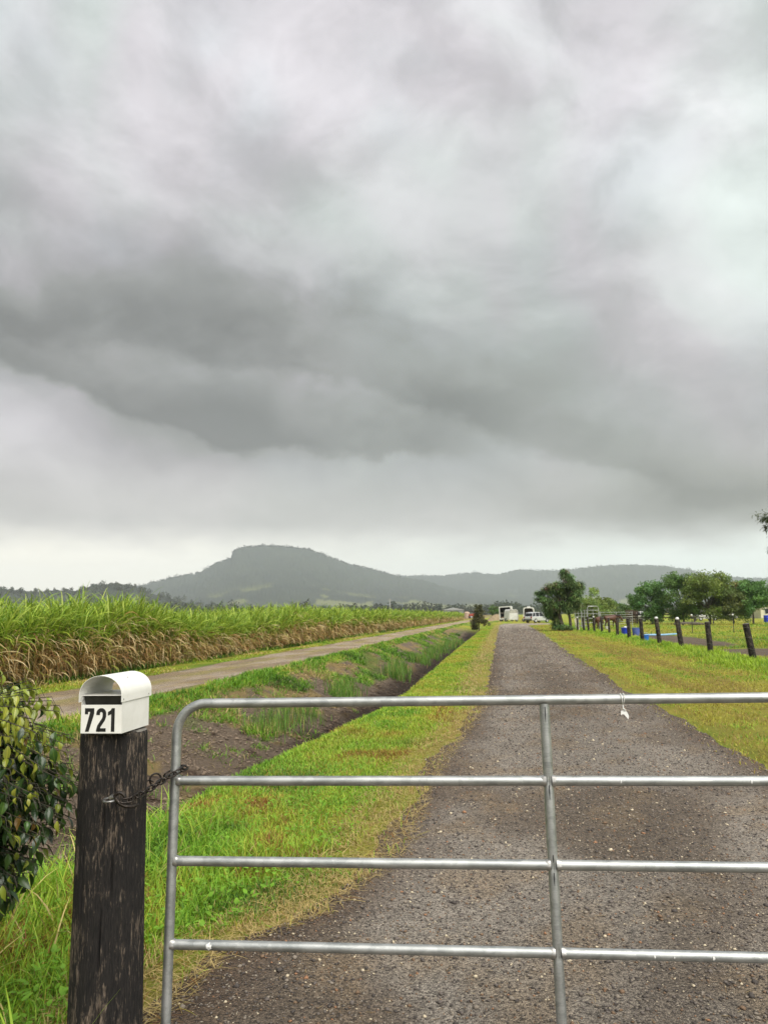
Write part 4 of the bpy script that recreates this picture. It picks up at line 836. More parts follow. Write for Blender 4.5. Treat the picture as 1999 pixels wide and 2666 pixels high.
c = pick([lin(206, 180, 130), lin(170, 140, 96), lin(224, 204, 160)], [3, 3, 1], n, rs) * 0.65
V, F, C = blades(B, rs.uniform(0.012, 0.055, n) * (0.5 + 0.6 * rs.random(n)), rs.uniform(0.0015, 0.0035, n), rs.uniform(0, 2 * PI, n), np.full(n, 1.5), rs.uniform(0, 0.15, n), c, c, 2, None, 1, 0.6, 1.0)
tag(obj('straw_litter', V, F, GRASS, None, C), 'bits of dry straw lying on the gravel lane', 'straw', kind='stuff')

# crumbled clods on the ditch bank
n = 60000; Y = 3.2 * (34 / 3.2) ** rs.random(n); u = -6.0 + 3.4 * rs.random(n); q = fbm(u * 1.6, Y * 1.3, 231, 3); keep = (q > 0.42) & (u < lip(Y) - 0.2); u, Y = u[keep], Y[keep]; n = len(u); zr = ground_z(u, Y)
s = np.clip(rs.lognormal(math.log(0.011), 0.5, n), 0.004, 0.045) * (1 + 0.03 * Y)
J = oct_[None] * rs.uniform(0.5, 1.3, (n, 6, 1)) + rs.normal(0, 0.14, (n, 6, 3)); th = rs.uniform(0, 2 * PI, n); c_, s_ = np.cos(th)[:, None], np.sin(th)[:, None]
JX = J[..., 0] * c_ - J[..., 1] * s_; JY = J[..., 0] * s_ + J[..., 1] * c_
V = np.stack([gx(u, Y)[:, None] + JX * s[:, None], Y[:, None] + JY * s[:, None], zr[:, None] + (J[..., 2] * 0.7 + 0.15) * s[:, None]], -1).reshape(-1, 3); F = (of[None] + 6 * np.arange(n)[:, None, None]).reshape(-1, 3)
c = ground_colour(u, Y) * rs.uniform(0.65, 1.6, (n, 1)); c = mixc(c, SOIL * K_ALB * 1.1, 0.45 * rs.random(n))
tag(obj('soil_clods', V, F, leafmat('soil_clod', 0.0, 0.95, 0.3, 60.0), None, np.repeat(c, 6, 0)), 'crumbly brown clods of earth on the ditch bank', 'soil', kind='stuff')

# ------------------------------------------------------------------ glossy-leaved shrub beside the post
def leaf_mesh(name, Lf, Wf, fold, curl, mat):
    st = np.linspace(0, 1, 7); prof_w = np.array([0.05, 0.62, 0.98, 1.0, 0.72, 0.30, 0.0]); V = []; F = []
    for t_, w_ in zip(st, prof_w):
        th = curl * t_; x = Lf * (math.sin(th) / curl if curl > 0.01 else t_); z = -Lf * (1 - math.cos(th)) / curl if curl > 0.01 else 0
        for s in (-1, -0.5, 0, 0.5, 1): V.append((x, s * w_ * Wf / 2, z + abs(s) * w_ * fold * Wf / 2 + 0.0008 * math.sin(9 * t_ + 3 * s)))
    for i in range(6):
        for j in range(4): F.append((i * 5 + j, i * 5 + j + 1, i * 5 + j + 6, i * 5 + j + 5))
    V += [(-0.012, 0, 0.001), (-0.012, 0.0012, 0.001)]; F.append((35, 2, 36))
    return mesh(name, np.array(V), F, mat, None, True)
def shrub_leaf_mat(name, c1, c2, tr, rough=0.28):
    m, t, out = newmat(name); oc = OBJC(t); s = N(t, 'ShaderNodeSeparateXYZ'); _in(t, s.inputs[0], oc)
    rib = RANGE(t, M(t, 'ABSOLUTE', s.outputs[1]), 0.0004, 0.0016, 1, 0)
    oi = N(t, 'ShaderNodeObjectInfo').outputs['Random']
    col = MIX(t, M(t, 'ADD', M(t, 'MULTIPLY', oi, 0.6), M(t, 'MULTIPLY', NOISE(t, oc, 60, 3, 0.6), 0.4)), (*c1, 1), (*c2, 1)); col = MIX(t, M(t, 'MULTIPLY', rib, 0.45), col, (c2[0] * 1.8 + 0.03, c2[1] * 1.6 + 0.03, c2[2] * 1.5, 1))
    b = pbsdf(t, None, col, rough, 0, 0.5); tl = N(t, 'ShaderNodeBsdfTranslucent'); t.links.new(col, tl.inputs[0]); mx = N(t, 'ShaderNodeMixShader'); mx.inputs[0].default_value = tr
    t.links.new(b.outputs[0], mx.inputs[1]); t.links.new(tl.outputs[0], mx.inputs[2]); t.links.new(mx.outputs[0], out.inputs[0]); return m
LDK = shrub_leaf_mat('leaf_dark', (0.010, 0.026, 0.008), (0.028, 0.058, 0.016), 0.12)
LMD = shrub_leaf_mat('leaf_mid', (0.035, 0.085, 0.016), (0.075, 0.145, 0.028), 0.2)
LLM = shrub_leaf_mat('leaf_lime', (0.20, 0.27, 0.03), (0.42, 0.42, 0.07), 0.35)
LRS = shrub_leaf_mat('leaf_rust', (0.16, 0.07, 0.015), (0.30, 0.20, 0.04), 0.3)
LV = {}
for key, mt in (('d', LDK), ('m', LMD), ('l', LLM), ('r', LRS)):
    LV[key] = [leaf_mesh('leaf', L_, W_, fo, cu, mt) for L_, W_, fo, cu in ((0.060, 0.025, 0.35, 0.9), (0.050, 0.023, 0.5, 1.5), (0.066, 0.026, 0.25, 0.7), (0.044, 0.021, 0.6, 2.2))]
SB = empty('shrub', (-1.52, 2.78, 0.0)); tag(SB, 'dense glossy dark green shrub with lime new leaves left of the post', 'shrub')
BARK = plain('shrub_bark', (0.06, 0.05, 0.03), 0.85, 0, (0.03, 0.028, 0.018), 30, 0.5, 90)
rs = np.random.default_rng(77); leaves = []
smooth_by_angle(MB().tube([(0, 0, ground_z(np.array([-1.52 - SL * 2.78]), np.array([2.78]))[0] - 0.1), (0.01, -0.01, 0.4), (0.03, 0.0, 0.8), (0.02, -0.02, 1.15)], [0.028, 0.022, 0.015, 0.006], 10).obj('trunk', BARK, SB))
def outline(z):      # how far the crown reaches to the right of the trunk at height z
    return np.interp(z, [0.42, 0.52, 0.62, 0.72, 0.82, 0.92, 1.02, 1.12, 1.20, 1.29, 1.33], [0.16, 0.27, 0.34, 0.41, 0.47, 0.49, 0.46, 0.40, 0.35, 0.29, 0.20])
tw = MB()
for k in range(680):
    z0 = rs.uniform(0.45, 1.27); a = rs.uniform(-PI * 0.95, 0.5) if rs.random() < 0.85 else rs.uniform(0, 2 * PI)
    ze = z0 + rs.uniform(-0.10, 0.12); R = outline(np.clip(ze, 0.42, 1.33)) * rs.uniform(0.45, 0.97) ** 0.8 * (1.0 if math.cos(a) > 0 else 0.9)
    e = Vector((R * math.cos(a), R * 0.85 * math.sin(a), ze)); b = Vector((0.02 * math.cos(a), 0.02 * math.sin(a), min(z0, 1.1)))
    mid_ = (b + e) / 2 + Vector((0, 0, 0.05)); pts = [b, mid_, e, e + Vector((0.015 * math.cos(a), 0.015 * math.sin(a), -0.03))]
    tw.tube(pts, [0.0028, 0.002, 0.0013, 0.0008], 4)
    nl = rs.integers(7, 11)
    for j in range(nl):
        f = 0.30 + 0.72 * j / nl; p = b.lerp(mid_, f * 2) if f < 0.5 else mid_.lerp(e, min(f * 2 - 1, 1.05))
        la = a + (0.9 if j % 2 else -0.9) * rs.uniform(0.5, 1.3) + rs.normal(0, 0.3); tilt = rs.uniform(0.35, 1.25)
        newg = rs.random() < 0.80 * sstep(ze, 0.86, 1.10) + (0.30 if f > 0.9 else 0.04)
        key = 'l' if newg else ('m' if rs.random() < 0.45 else 'd')
        if rs.random() < 0.02: key = 'r'
        leaves.append((p, la, tilt, key, rs.uniform(0.75, 1.15) * (0.85 if newg else 1.0), rs.normal(0, 0.4)))
tw.obj('twigs', BARK, SB)
camp = Vector((1.52, -2.78, 1.5))
def vis(l):
    p = l[0]; x = p.x - 1.52; y = p.y + 2.78
    return (0 if x / y > -0.52 else 10) + (p - camp).length
leaves.sort(key=vis)
for (p, la, tilt, key, sc_, tw_) in leaves[:300]:
    o = link('leaf', LV[key][int(rng.integers(0, 4))], SB); o.location = p; o.rotation_euler = (tw_, tilt, la); o.scale = (sc_, sc_, sc_)
# the leaves behind those, as one mass
pv_ = {'d': MB(), 'm': MB(), 'l': MB(), 'r': MB()}
FV = []; FFa = []; CC = []; nn_ = 0
for (p, la, tilt, key, sc_, tw_) in leaves[300:]:
    me = LV[key][int(rng.integers(0, 4))]; mt = Matrix.Translation(p) @ Matrix.Rotation(la, 4, 'Z') @ Matrix.Rotation(tilt, 4, 'Y') @ Matrix.Rotation(tw_, 4, 'X') @ Matrix.Scale(sc_, 4)
    FV += [tuple(mt @ v.co) for v in me.vertices]; FFa += [tuple(i + nn_ for i in q.vertices) for q in me.polygons]; nn_ += len(me.vertices)
    CC += [{'d': (0.018, 0.042, 0.012), 'm': (0.045, 0.09, 0.018), 'l': (0.22, 0.27, 0.035), 'r': (0.2, 0.12, 0.03)}[key]] * len(me.vertices)
o = obj('foliage', np.array(FV), FFa, leafmat('shrub_foliage', 0.15, 0.3, 0.2, 20.0, None, 0.5), SB, np.array(CC), True); o['kind'] = 'stuff'
print('shrub leaves', len(leaves))

# ------------------------------------------------------------------ paddock fence
V1, F1 = timber(1.10, 0.092, 0.088, 24, 16, 9, [(4.2, 0.006, 0.0, 1.2)])
PM = mesh('post', V1, F1, POSTM, None, True)
FN = empty('post_and_wire_fence', (11.0, 23.4, 0)); tag(FN, 'row of dark round timber posts with wire along the paddock edge', 'fence')
FP = [(16.0, 64.6), (15.9, 62.2), (15.7, 60.0), (15.55, 57.8), (15.45, 55.4), (14.9, 51.7), (14.2, 47.6), (13.35, 42.6), (12.75, 38.6), (12.15, 34.5), (11.85, 31.2), (11.25, 27.0), (11.02, 23.4), (10.3, 19.2)]
LEAN = [(0, 0.02), (0, 0.05), (0, 0.05), (0, 0.03), (0, 0.04), (0, 0.02), (0, -0.03), (0.02, 0.03), (0, 0.05), (0, 0.09), (0, 0.10), (0.01, 0.06), (0, 0.15), (0, 0.05)]
INS = plain('white_insulator', (0.8, 0.8, 0.78), 0.5)
tops = []
for i, ((x, y), (lx, ly)) in enumerate(zip(FP, LEAN)):
    o = link('post', PM, FN); gz = ground_z(np.array([x - SL * y]), np.array([y]))[0]; hs_ = rng.uniform(0.97, 1.05); wsc = rng.uniform(0.92, 1.12) * (0.85 if i < 6 else 1.0)
    o.location = (x - 11.0, y - 23.4, gz - 0.02); o.rotation_euler = (lx, -ly, rng.uniform(0, 6)); o.scale = (wsc, wsc, hs_)
    o.rotation_euler = (Matrix.Rotation(-ly, 3, 'Y') @ Matrix.Rotation(lx, 3, 'X') @ Matrix.Rotation(float(rng.uniform(0, 6)), 3, 'Z')).to_euler()
    tops.append((Vector((x - 11.0, y - 23.4, gz)), ly, hs_))
    if i in (0, 3, 10, 9): MB().tube([(0, 0, 1.09), (0, 0, 1.14), (0, 0, 1.19)], [0.05, 0.075, 0.04], 8).obj('insulator', INS, o)
WIRE = plain('fence_wire', (0.22, 0.22, 0.21), 0.5, 0.8)
for zf in (0.35, 0.68, 0.98):
    for a_, b_ in zip(tops[:-1], tops[1:]):
        pa = a_[0] + Vector((-math.sin(a_[1]) * zf - 0.10, 0, zf)); pb = b_[0] + Vector((-math.sin(b_[1]) * zf - 0.10, 0, zf)); mid_ = (pa + pb) / 2 - Vector((0, 0, 0.02))
        MB().tube([pa, mid_, pb], 0.0028, 5).obj('wire', WIRE, FN)
# star pickets with white caps inside the paddock
PK = plain('picket_steel', (0.05, 0.05, 0.045), 0.7, 0.3)
for (x, y, lab) in ((21.95, 55.6, 'thin steel picket with white cap standing alone in the paddock grass, left one'), (24.9, 55.6, 'thin steel picket with white cap standing alone in the paddock grass, right one')):
    e_ = empty('steel_picket', (x, y, 0)); tag(e_, lab, 'picket', 'steel pickets in the paddock')
    st_ = MB()
    for q in range(3): st_.box(-0.004, 0.004, 0, 0.03, -0.2, 1.25, Matrix.Rotation(q * 2 * PI / 3, 3, 'Z'))
    st_.obj('stake', PK, e_); MB().tube([(0, 0, 1.22), (0, 0, 1.27), (0, 0, 1.31), (0, 0, 1.33)], [0.05, 0.07, 0.06, 0.02], 8).obj('cap', INS, e_)

# ------------------------------------------------------------------ trees
TBARK = plain('tree_bark', (0.13, 0.105, 0.08), 0.9, 0, (0.06, 0.05, 0.04), 6, 0.6, 30)
def tree(name, base, trunk, limbs, clumps, leaf, cols, label, seed, weep=0.0, group=None, wts=None):
    """trunk and limbs: lists of point/radius paths relative to base; clumps: (x, y, z, rx, ry, rz, number of leaves)"""
    r_ = np.random.default_rng(seed); e_ = empty(name, base); tag(e_, label, 'tree', group)
    for P, R in trunk: smooth_by_angle(MB().tube(P, R, 9).obj('trunk', TBARK, e_))
    for P, R in limbs: MB().tube(P, R, 6).obj('limb', TBARK, e_)
    pile = Pile()
    for (x, y, z, rx, ry, rz_, n) in clumps:
        cbase = np.array(cols)[r_.choice(len(cols), p=None if wts is None else np.array(wts) / sum(wts))]
        sub = max(int(n / 55), 3)
        d = r_.normal(size=(sub, 3)); d /= np.linalg.norm(d, axis=1)[:, None]; sc_c = np.array([x, y, z]) + d * np.array([rx, ry, rz_]) * (r_.random(sub) ** 0.45)[:, None]
        per = int(n / sub)
        for c0 in sc_c:
            if wts is not None: cbase = np.array(cols)[r_.choice(len(cols), p=np.array(wts) / sum(wts))]
            tone = cbase * r_.uniform(0.65, 1.4) * np.array([r_.uniform(0.9, 1.12), 1, r_.uniform(0.85, 1.1)])
            rr = np.array([rx, ry, rz_]) * r_.uniform(0.34, 0.6)
            if weep > 0:
                dd = r_.normal(size=(per, 3)); dd /= np.linalg.norm(dd, axis=1)[:, None]; B = c0 + dd * rr * r_.random((per, 1)) ** 0.5
                V, F, C = blades(B, r_.uniform(0.6, 1.4, per) * leaf * 2.6 * weep, np.full(per, leaf * 0.42), r_.uniform(0, 2 * PI, per), r_.uniform(0.5, 1.6, per), r_.uniform(0.9, 1.7, per), np.repeat(tone[None], per, 0) * r_.uniform(0.8, 1.2, (per, 1)), np.repeat(tone[None], per, 0) * 1.1, 3)
                V[:, 2] = np.maximum(V[:, 2], 0.05)
            else:
                V, F, p = clump_quads(c0, rr, per, leaf, r_, 0.6); C = np.repeat(tone[None] * r_.uniform(0.8, 1.2, (per, 1)), 4, 0)
            pile.add(V, F, C)
    for k_ in range(len(pile.C)): pile.C[k_] = pile.C[k_] * 2.3
    pile.obj('crown', FOL, e_); return e_
tg = [np.array([0.075, 0.11, 0.028]), np.array([0.055, 0.088, 0.026]), np.array([0.10, 0.125, 0.035])]
# weeping bottlebrush by the lane (1 px of the photograph is about 33 mm here)
wc = []
for px, py, r_x, r_z, n in [(1474, 1503, 0.42, 0.50, 420), (1484, 1520, 0.55, 0.55, 560), (1500, 1528, 0.55, 0.5, 520), (1516, 1532, 0.42, 0.45, 380), (1450, 1533, 0.70, 0.45, 620), (1432, 1545, 0.55, 0.5, 520), (1413, 1555, 0.45, 0.45, 420), (1470, 1550, 0.9, 0.7, 900), (1500, 1556, 0.7, 0.6, 700), (1425, 1572, 0.55, 0.55, 520), (1445, 1580, 0.65, 0.6, 620), (1428, 1594, 0.40, 0.45, 360), (1478, 1582, 0.75, 0.6, 620), (1448, 1606, 0.45, 0.45, 380), (1505, 1578, 0.5, 0.45, 380), (1452, 1625, 0.35, 0.40, 260), (1462, 1636, 0.8, 0.22, 360)]:
    wc.append(((px - 1465) * 0.0331, rng.uniform(-0.7, 0.7), (1641 - py) * 0.0331 + 0.12, r_x, r_x * 1.1, r_z, int(n * 2.8)))
tree('weeping_tree', (15.15, 66.3, 0), [([(-0.15, 0, -0.3), (-0.1, 0, 0.6), (-0.25, 0.1, 1.5), (-0.4, 0.1, 2.6)], [0.24, 0.19, 0.14, 0.06]), ([(0.75, 0.2, -0.3), (0.7, 0.2, 0.9), (0.55, 0.2, 2.0), (0.5, 0.1, 3.6)], [0.15, 0.12, 0.10, 0.04])],
     [([(-0.25, 0.1, 1.5), (-0.9, 0, 2.3), (-1.5, 0, 2.9)], [0.08, 0.06, 0.03]), ([(0.55, 0.2, 2.0), (1.1, 0.1, 2.9), (1.4, 0, 3.4)], [0.07, 0.05, 0.02]), ([(0.5, 0.1, 3.0), (0.4, 0, 4.2)], [0.05, 0.02])],
     wc, 0.135, [np.array([0.060, 0.105, 0.034]), np.array([0.045, 0.080, 0.028]), np.array([0.075, 0.10, 0.034]), np.array([0.13, 0.10, 0.075])], 'drooping two-stemmed weeping tree at the right edge of the lane', 41, 1.0, None, [5, 4, 3, 1.0])
def round_tree(name, base, h, w, label, seed, cols, leaf=0.15, n=4200, trunk_h=0.3, group=None, low=0.25):
    r_ = np.random.default_rng(seed); cl_ = []; k = 19
    for j in range(k):
        f = (j + 0.5) / k; a = j * 2.4 + r_.uniform(-0.3, 0.3); zz = low + (0.92 - low) * r_.random() ** 0.8; rad = math.sin(PI * min(max((zz - low * 0.6) / (1.02 - low * 0.6), 0.08), 0.92)) ** 0.7 * 0.40
        cl_.append((w * rad * math.cos(a), w * rad * math.sin(a), h * zz, w * r_.uniform(0.20, 0.29), w * r_.uniform(0.20, 0.29), h * r_.uniform(0.14, 0.21), int(n / k)))
    limbs = []
    for j in range(5):
        c = cl_[j * 3]; limbs.append(([(0, 0, h * trunk_h), (c[0] * 0.5, c[1] * 0.5, (h * trunk_h + c[2]) * 0.5 + 0.1), (c[0], c[1], c[2])], [h * 0.012, h * 0.008, h * 0.004]))
    return tree(name, base, [([(0, 0, -0.3), (0.03 * h * r_.uniform(-1, 1), 0, h * trunk_h * 0.6), (0.02 * h * r_.uniform(-1, 1), 0, h * 0.62)], [h * 0.026, h * 0.02, h * 0.008])], limbs, cl_, leaf, cols, label, seed, 0.0, group)
# trees across the paddock
PT = [(33.3, 97, 4.9, 4.2, 'leftmost broad tree of the clump across the paddock', 0), (36.2, 94, 5.6, 4.6, 'dark tree second from the left in the paddock clump', 1), (38.2, 91.5, 6.3, 5.2, 'tallest tree in the middle of the paddock clump', 2), (40.8, 91, 4.6, 4.3, 'brownish tree right of the tallest in the paddock clump', 3), (42.6, 90, 4.9, 4.4, 'rightmost green tree of the paddock clump', 0)]
CM = [[np.array([0.058, 0.115, 0.028]), np.array([0.046, 0.092, 0.026])], [np.array([0.050, 0.090, 0.024]), np.array([0.05, 0.075, 0.024])], [np.array([0.088, 0.122, 0.030]), np.array([0.075, 0.10, 0.026])], [np.array([0.085, 0.075, 0.028]), np.array([0.07, 0.085, 0.028])]]
for i, (x, y, h, w, lab, ci) in enumerate(PT): round_tree('paddock_tree', (x, y, 0), h, w, lab, 60 + i, CM[ci], 0.22, 15000, 0.28, 'trees across the paddock', 0.2)
round_tree('shade_tree', (24.6, 92, 0), 4.2, 4.2, 'olive green tree standing behind the weeping tree', 71, CM[2], 0.2, 9000, 0.3, None, 0.16)
round_tree('low_tree', (34.6, 118, 0), 3.4, 5.2, 'low dark bushy tree left of the paddock clump', 72, CM[1], 0.24, 6000, 0.15, None, 0.12)
round_tree('dark_bush', (28.6, 200, 0), 3.3, 3.8, 'dark round bush beside the open horse float', 73, CM[1], 0.26, 5000, 0.1, None, 0.12)
# slim dark sapling on the ditch edge
r_ = np.random.default_rng(5)
tree('ditch_sapling', (8.75, 72.4, -0.05), [([(0, 0, -0.2), (0.03, 0, 0.8), (0, 0, 1.9)], [0.05, 0.035, 0.012])], [([(0.02, 0, 0.5), (0.45, 0.1, 0.85)], [0.02, 0.008]), ([(0.02, 0, 0.6), (-0.4, -0.1, 0.95)], [0.02, 0.008])],
     [(0.0, 0, 2.1, 0.36, 0.36, 0.36, 1000), (0.05, 0, 1.7, 0.48, 0.48, 0.36, 1400), (-0.08, 0.05, 1.3, 0.55, 0.55, 0.36, 1400), (0.05, 0, 0.9, 0.58, 0.55, 0.36, 1300), (0.62, 0.05, 0.75, 0.38, 0.36, 0.34, 700), (-0.5, 0, 0.6, 0.36, 0.34, 0.34, 700), (-0.2, 0, 0.3, 0.5, 0.4, 0.28, 600)], 0.11, [np.array([0.040, 0.042, 0.018]), np.array([0.055, 0.055, 0.022])], 'slim dark sapling growing on the edge of the ditch', 81)
# feathery she-oak reaching in from beyond the right edge
soc = []
r_ = np.random.default_rng(91)
for (dx, z, rx, rz_, n) in [(-0.15, 5.30, 0.30, 0.20, 150), (0.5, 5.45, 0.6, 0.4, 420), (0.1, 4.95, 0.28, 0.25, 120), (0.5, 4.55, 0.5, 0.35, 320), (0.15, 4.1, 0.22, 0.22, 90), (0.9, 4.9, 0.7, 0.9, 800), (0.75, 3.7, 0.5, 0.5, 300), (0.10, 2.55, 0.16, 0.10, 60), (0.35, 2.9, 0.2, 0.3, 120), (1.4, 3.6, 0.9, 1.2, 700), (1.3, 5.6, 0.8, 0.6, 600), (0.30, 3.35, 0.2, 0.25, 90)]: soc.append((dx, r_.uniform(-0.4, 0.4), z, rx, rx, rz_, n))
tree('she_oak', (15.85, 31.5, 0), [([(1.5, 0, -0.3), (1.45, 0, 2.0), (1.3, 0, 4.0), (1.2, 0, 6.2)], [0.14, 0.11, 0.07, 0.02])], [([(1.4, 0, 2.6), (0.8, 0, 3.0), (0.15, 0, 2.6)], [0.04, 0.025, 0.008]), ([(1.35, 0, 3.6), (0.7, 0, 4.4), (0.0, 0, 5.2)], [0.04, 0.025, 0.008]), ([(1.3, 0, 4.2), (0.6, 0, 4.7), (0.05, 0, 4.7)], [0.035, 0.02, 0.006])], soc, 0.10, [np.array([0.045, 0.06, 0.035]), np.array([0.06, 0.065, 0.045])], 'wispy she-oak branches reaching in at the right edge of the photo', 92, 0.8)

# ------------------------------------------------------------------ the far end of the lane: floats, vehicles, horses, yards
WHT = plain('white_body_paint', (0.70, 0.70, 0.68), 0.4, 0, (0.58, 0.57, 0.53), 3)
SIL = plain('silver_car_paint', (0.62, 0.63, 0.64), 0.25, 0.2, (0.58, 0.59, 0.60), 4)
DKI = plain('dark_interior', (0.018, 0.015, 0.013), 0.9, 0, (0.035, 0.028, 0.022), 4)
TAN = plain('tan_lining', (0.42, 0.34, 0.22), 0.8, 0, (0.32, 0.25, 0.16), 4)
RUB = plain('rubber', (0.012, 0.012, 0.012), 0.8, 0, (0.022, 0.02, 0.018), 9)
GLS = plain('dark_glass', (0.012, 0.014, 0.016), 0.08, 0, (0.02, 0.022, 0.024), 3)
RED = plain('red_lens', (0.28, 0.015, 0.012), 0.3); CLR = plain('clear_lens', (0.7, 0.7, 0.68), 0.15)
DST = plain('dark_steel', (0.05, 0.05, 0.05), 0.6, 0.5)
def wheel(par, x, y, r, w_):
    e_ = MB().tube([(x, y - w_ / 2, r), (x, y - w_ * 0.42, r), (x, y + w_ * 0.42, r), (x, y + w_ / 2, r)], [r * 0.82, r, r, r * 0.82], 20).obj('wheel', RUB, par); smooth_by_angle(e_, 40)
    for s in (-1, 1): MB().tube([(x, y + s * w_ * 0.38, r), (x, y + s * w_ * 0.53, r)], [r * 0.62, r * 0.56], 14).obj('rim', SIL, e_)
def car(base, rz, label, paint=SIL, group=None):
    e_ = empty('parked_car', base, rz); tag(e_, label, 'car', group)
    # x forward; body sections: x, half width low, half width waist, sill, waist height
    S = [(-2.22, 0.70, 0.74, 0.48, 0.86), (-2.12, 0.82, 0.85, 0.34, 0.98), (-1.4, 0.87, 0.89, 0.28, 1.00), (0.0, 0.88, 0.90, 0.26, 0.98), (0.85, 0.88, 0.88, 0.28, 0.97), (1.6, 0.86, 0.84, 0.30, 0.90), (2.05, 0.80, 0.74, 0.34, 0.78), (2.28, 0.60, 0.56, 0.42, 0.64)]
    V = []; F = []
    for x, a, b, z0, z1 in S:
        zm = (z0 + z1) / 2; ring = [(-a * 0.9, z0), (-a, z0 + 0.12), (-a * 1.01, zm), (-b, z1 - 0.06), (-b * 0.9, z1), (b * 0.9, z1), (b, z1 - 0.06), (a * 1.01, zm), (a, z0 + 0.12), (a * 0.9, z0)]
        V += [(x, y, z) for y, z in ring]
    n = 10
    for i in range(len(S) - 1):
        for j in range(n): F.append((i * n + j, (i + 1) * n + j, (i + 1) * n + (j + 1) % n, i * n + (j + 1) % n))
    F += [tuple(range(n)), tuple(range((len(S) - 1) * n, len(S) * n))[::-1]]
    smooth_by_angle(obj('body', np.array(V), F, paint, e_), 30)
    C = [(-2.02, 0.80, 0.95), (-1.72, 0.66, 1.54), (-1.2, 0.67, 1.63), (-0.2, 0.67, 1.62), (0.25, 0.64, 1.52), (1.02, 0.76, 0.95)]   # greenhouse outline: x, half width, z
    top = [(-1.86, 0.66, 1.50), (-1.45, 0.66, 1.62), (-0.9, 0.67, 1.65), (-0.1, 0.66, 1.62), (0.30, 0.63, 1.53)]
    V = []; F = []
    for x, b, z in top: V += [(x, -b, z - 0.03), (x, -b * 0.86, z), (x, b * 0.86, z), (x, b, z - 0.03)]
    for i in range(4):
        for j in range(3): F.append((i * 4 + j, (i + 1) * 4 + j, (i + 1) * 4 + j + 1, i * 4 + j + 1))
    V2 = [(v[0], v[1], v[2] - 0.05) for v in V]; k = len(V); V = V + V2; F += [tuple(reversed([a_ + k for a_ in f])) for f in F[:12]] + [(i * 4, i * 4 + k, (i + 1) * 4 + k, (i + 1) * 4) for i in range(4)] + [(i * 4 + 3, (i + 1) * 4 + 3, (i + 1) * 4 + 3 + k, i * 4 + 3 + k) for i in range(4)] + [(0, 1, 2, 3, 3 + k, 2 + k, 1 + k, k)] + [(16, 16 + k, 17 + k, 18 + k, 19 + k, 19, 18, 17)]
    smooth_by_angle(obj('roof', np.array(V), F, paint, e_), 40)
    for s in (-1, 1):
        for a0, a1, t0, t1 in ((-1.95, -1.28, -1.66, -1.24), (-1.20, -0.35, -1.16, -0.38), (-0.27, 0.88, -0.30, 0.26)):
            MB().add([(a0, s * 0.80, 0.99), (a1, s * 0.80, 0.99), (t1, s * 0.668, 1.555), (t0, s * 0.668, 1.555)], [(0, 1, 2, 3)]).obj('window', GLS, e_)
        for a0, t0 in ((-2.02, -1.72), (-1.24, -1.20), (-0.31, -0.34), (0.95, 0.30)): MB().tube([(a0, s * 0.80, 0.96), (t0, s * 0.668, 1.58)], 0.04, 6).obj('pillar', paint, e_)
        MB().box(2.10, 2.22, s * 0.62 - 0.12, s * 0.62 + 0.12, 0.62, 0.74).obj('headlight', CLR, e_); MB().box(-2.25, -2.12, s * 0.72 - 0.09, s * 0.72 + 0.09, 0.70, 0.96).obj('tail_light', RED, e_)
        for x in (-1.32, 1.36): wheel(e_, x, s * 0.80, 0.335, 0.22)
    MB().add([(0.92, -0.74, 0.97), (0.92, 0.74, 0.97), (0.30, 0.61, 1.53), (0.30, -0.61, 1.53)], [(0, 1, 2, 3)]).obj('windscreen', GLS, e_)
    MB().add([(-2.06, -0.74, 1.0), (-2.06, 0.74, 1.0), (-1.85, 0.62, 1.50), (-1.85, -0.62, 1.50)], [(0, 1, 2, 3)]).obj('rear_window', GLS, e_)
    MB().box(-2.30, -2.14, -0.78, 0.78, 0.36, 0.56).obj('rear_bumper', DST, e_); MB().box(2.16, 2.32, -0.60, 0.60, 0.34, 0.50).obj('front_bumper', DST, e_)
    return e_
car((24.0, 122.5, 0.02), math.radians(38), 'silver white wagon parked at the end of the lane')
car((41.6, 126, 0.0), math.radians(-62), 'pale car parked behind the yard rails, left of the paddock trees', WHT, 'cars beyond the paddock')
car((54.4, 132, 0.0), math.radians(10), 'white car glimpsed under the tallest paddock tree', WHT, 'cars beyond the paddock')
car((58.3, 134, 0.0), math.radians(-15), 'white car glimpsed between the trunks at the right of the clump', WHT, 'cars beyond the paddock')

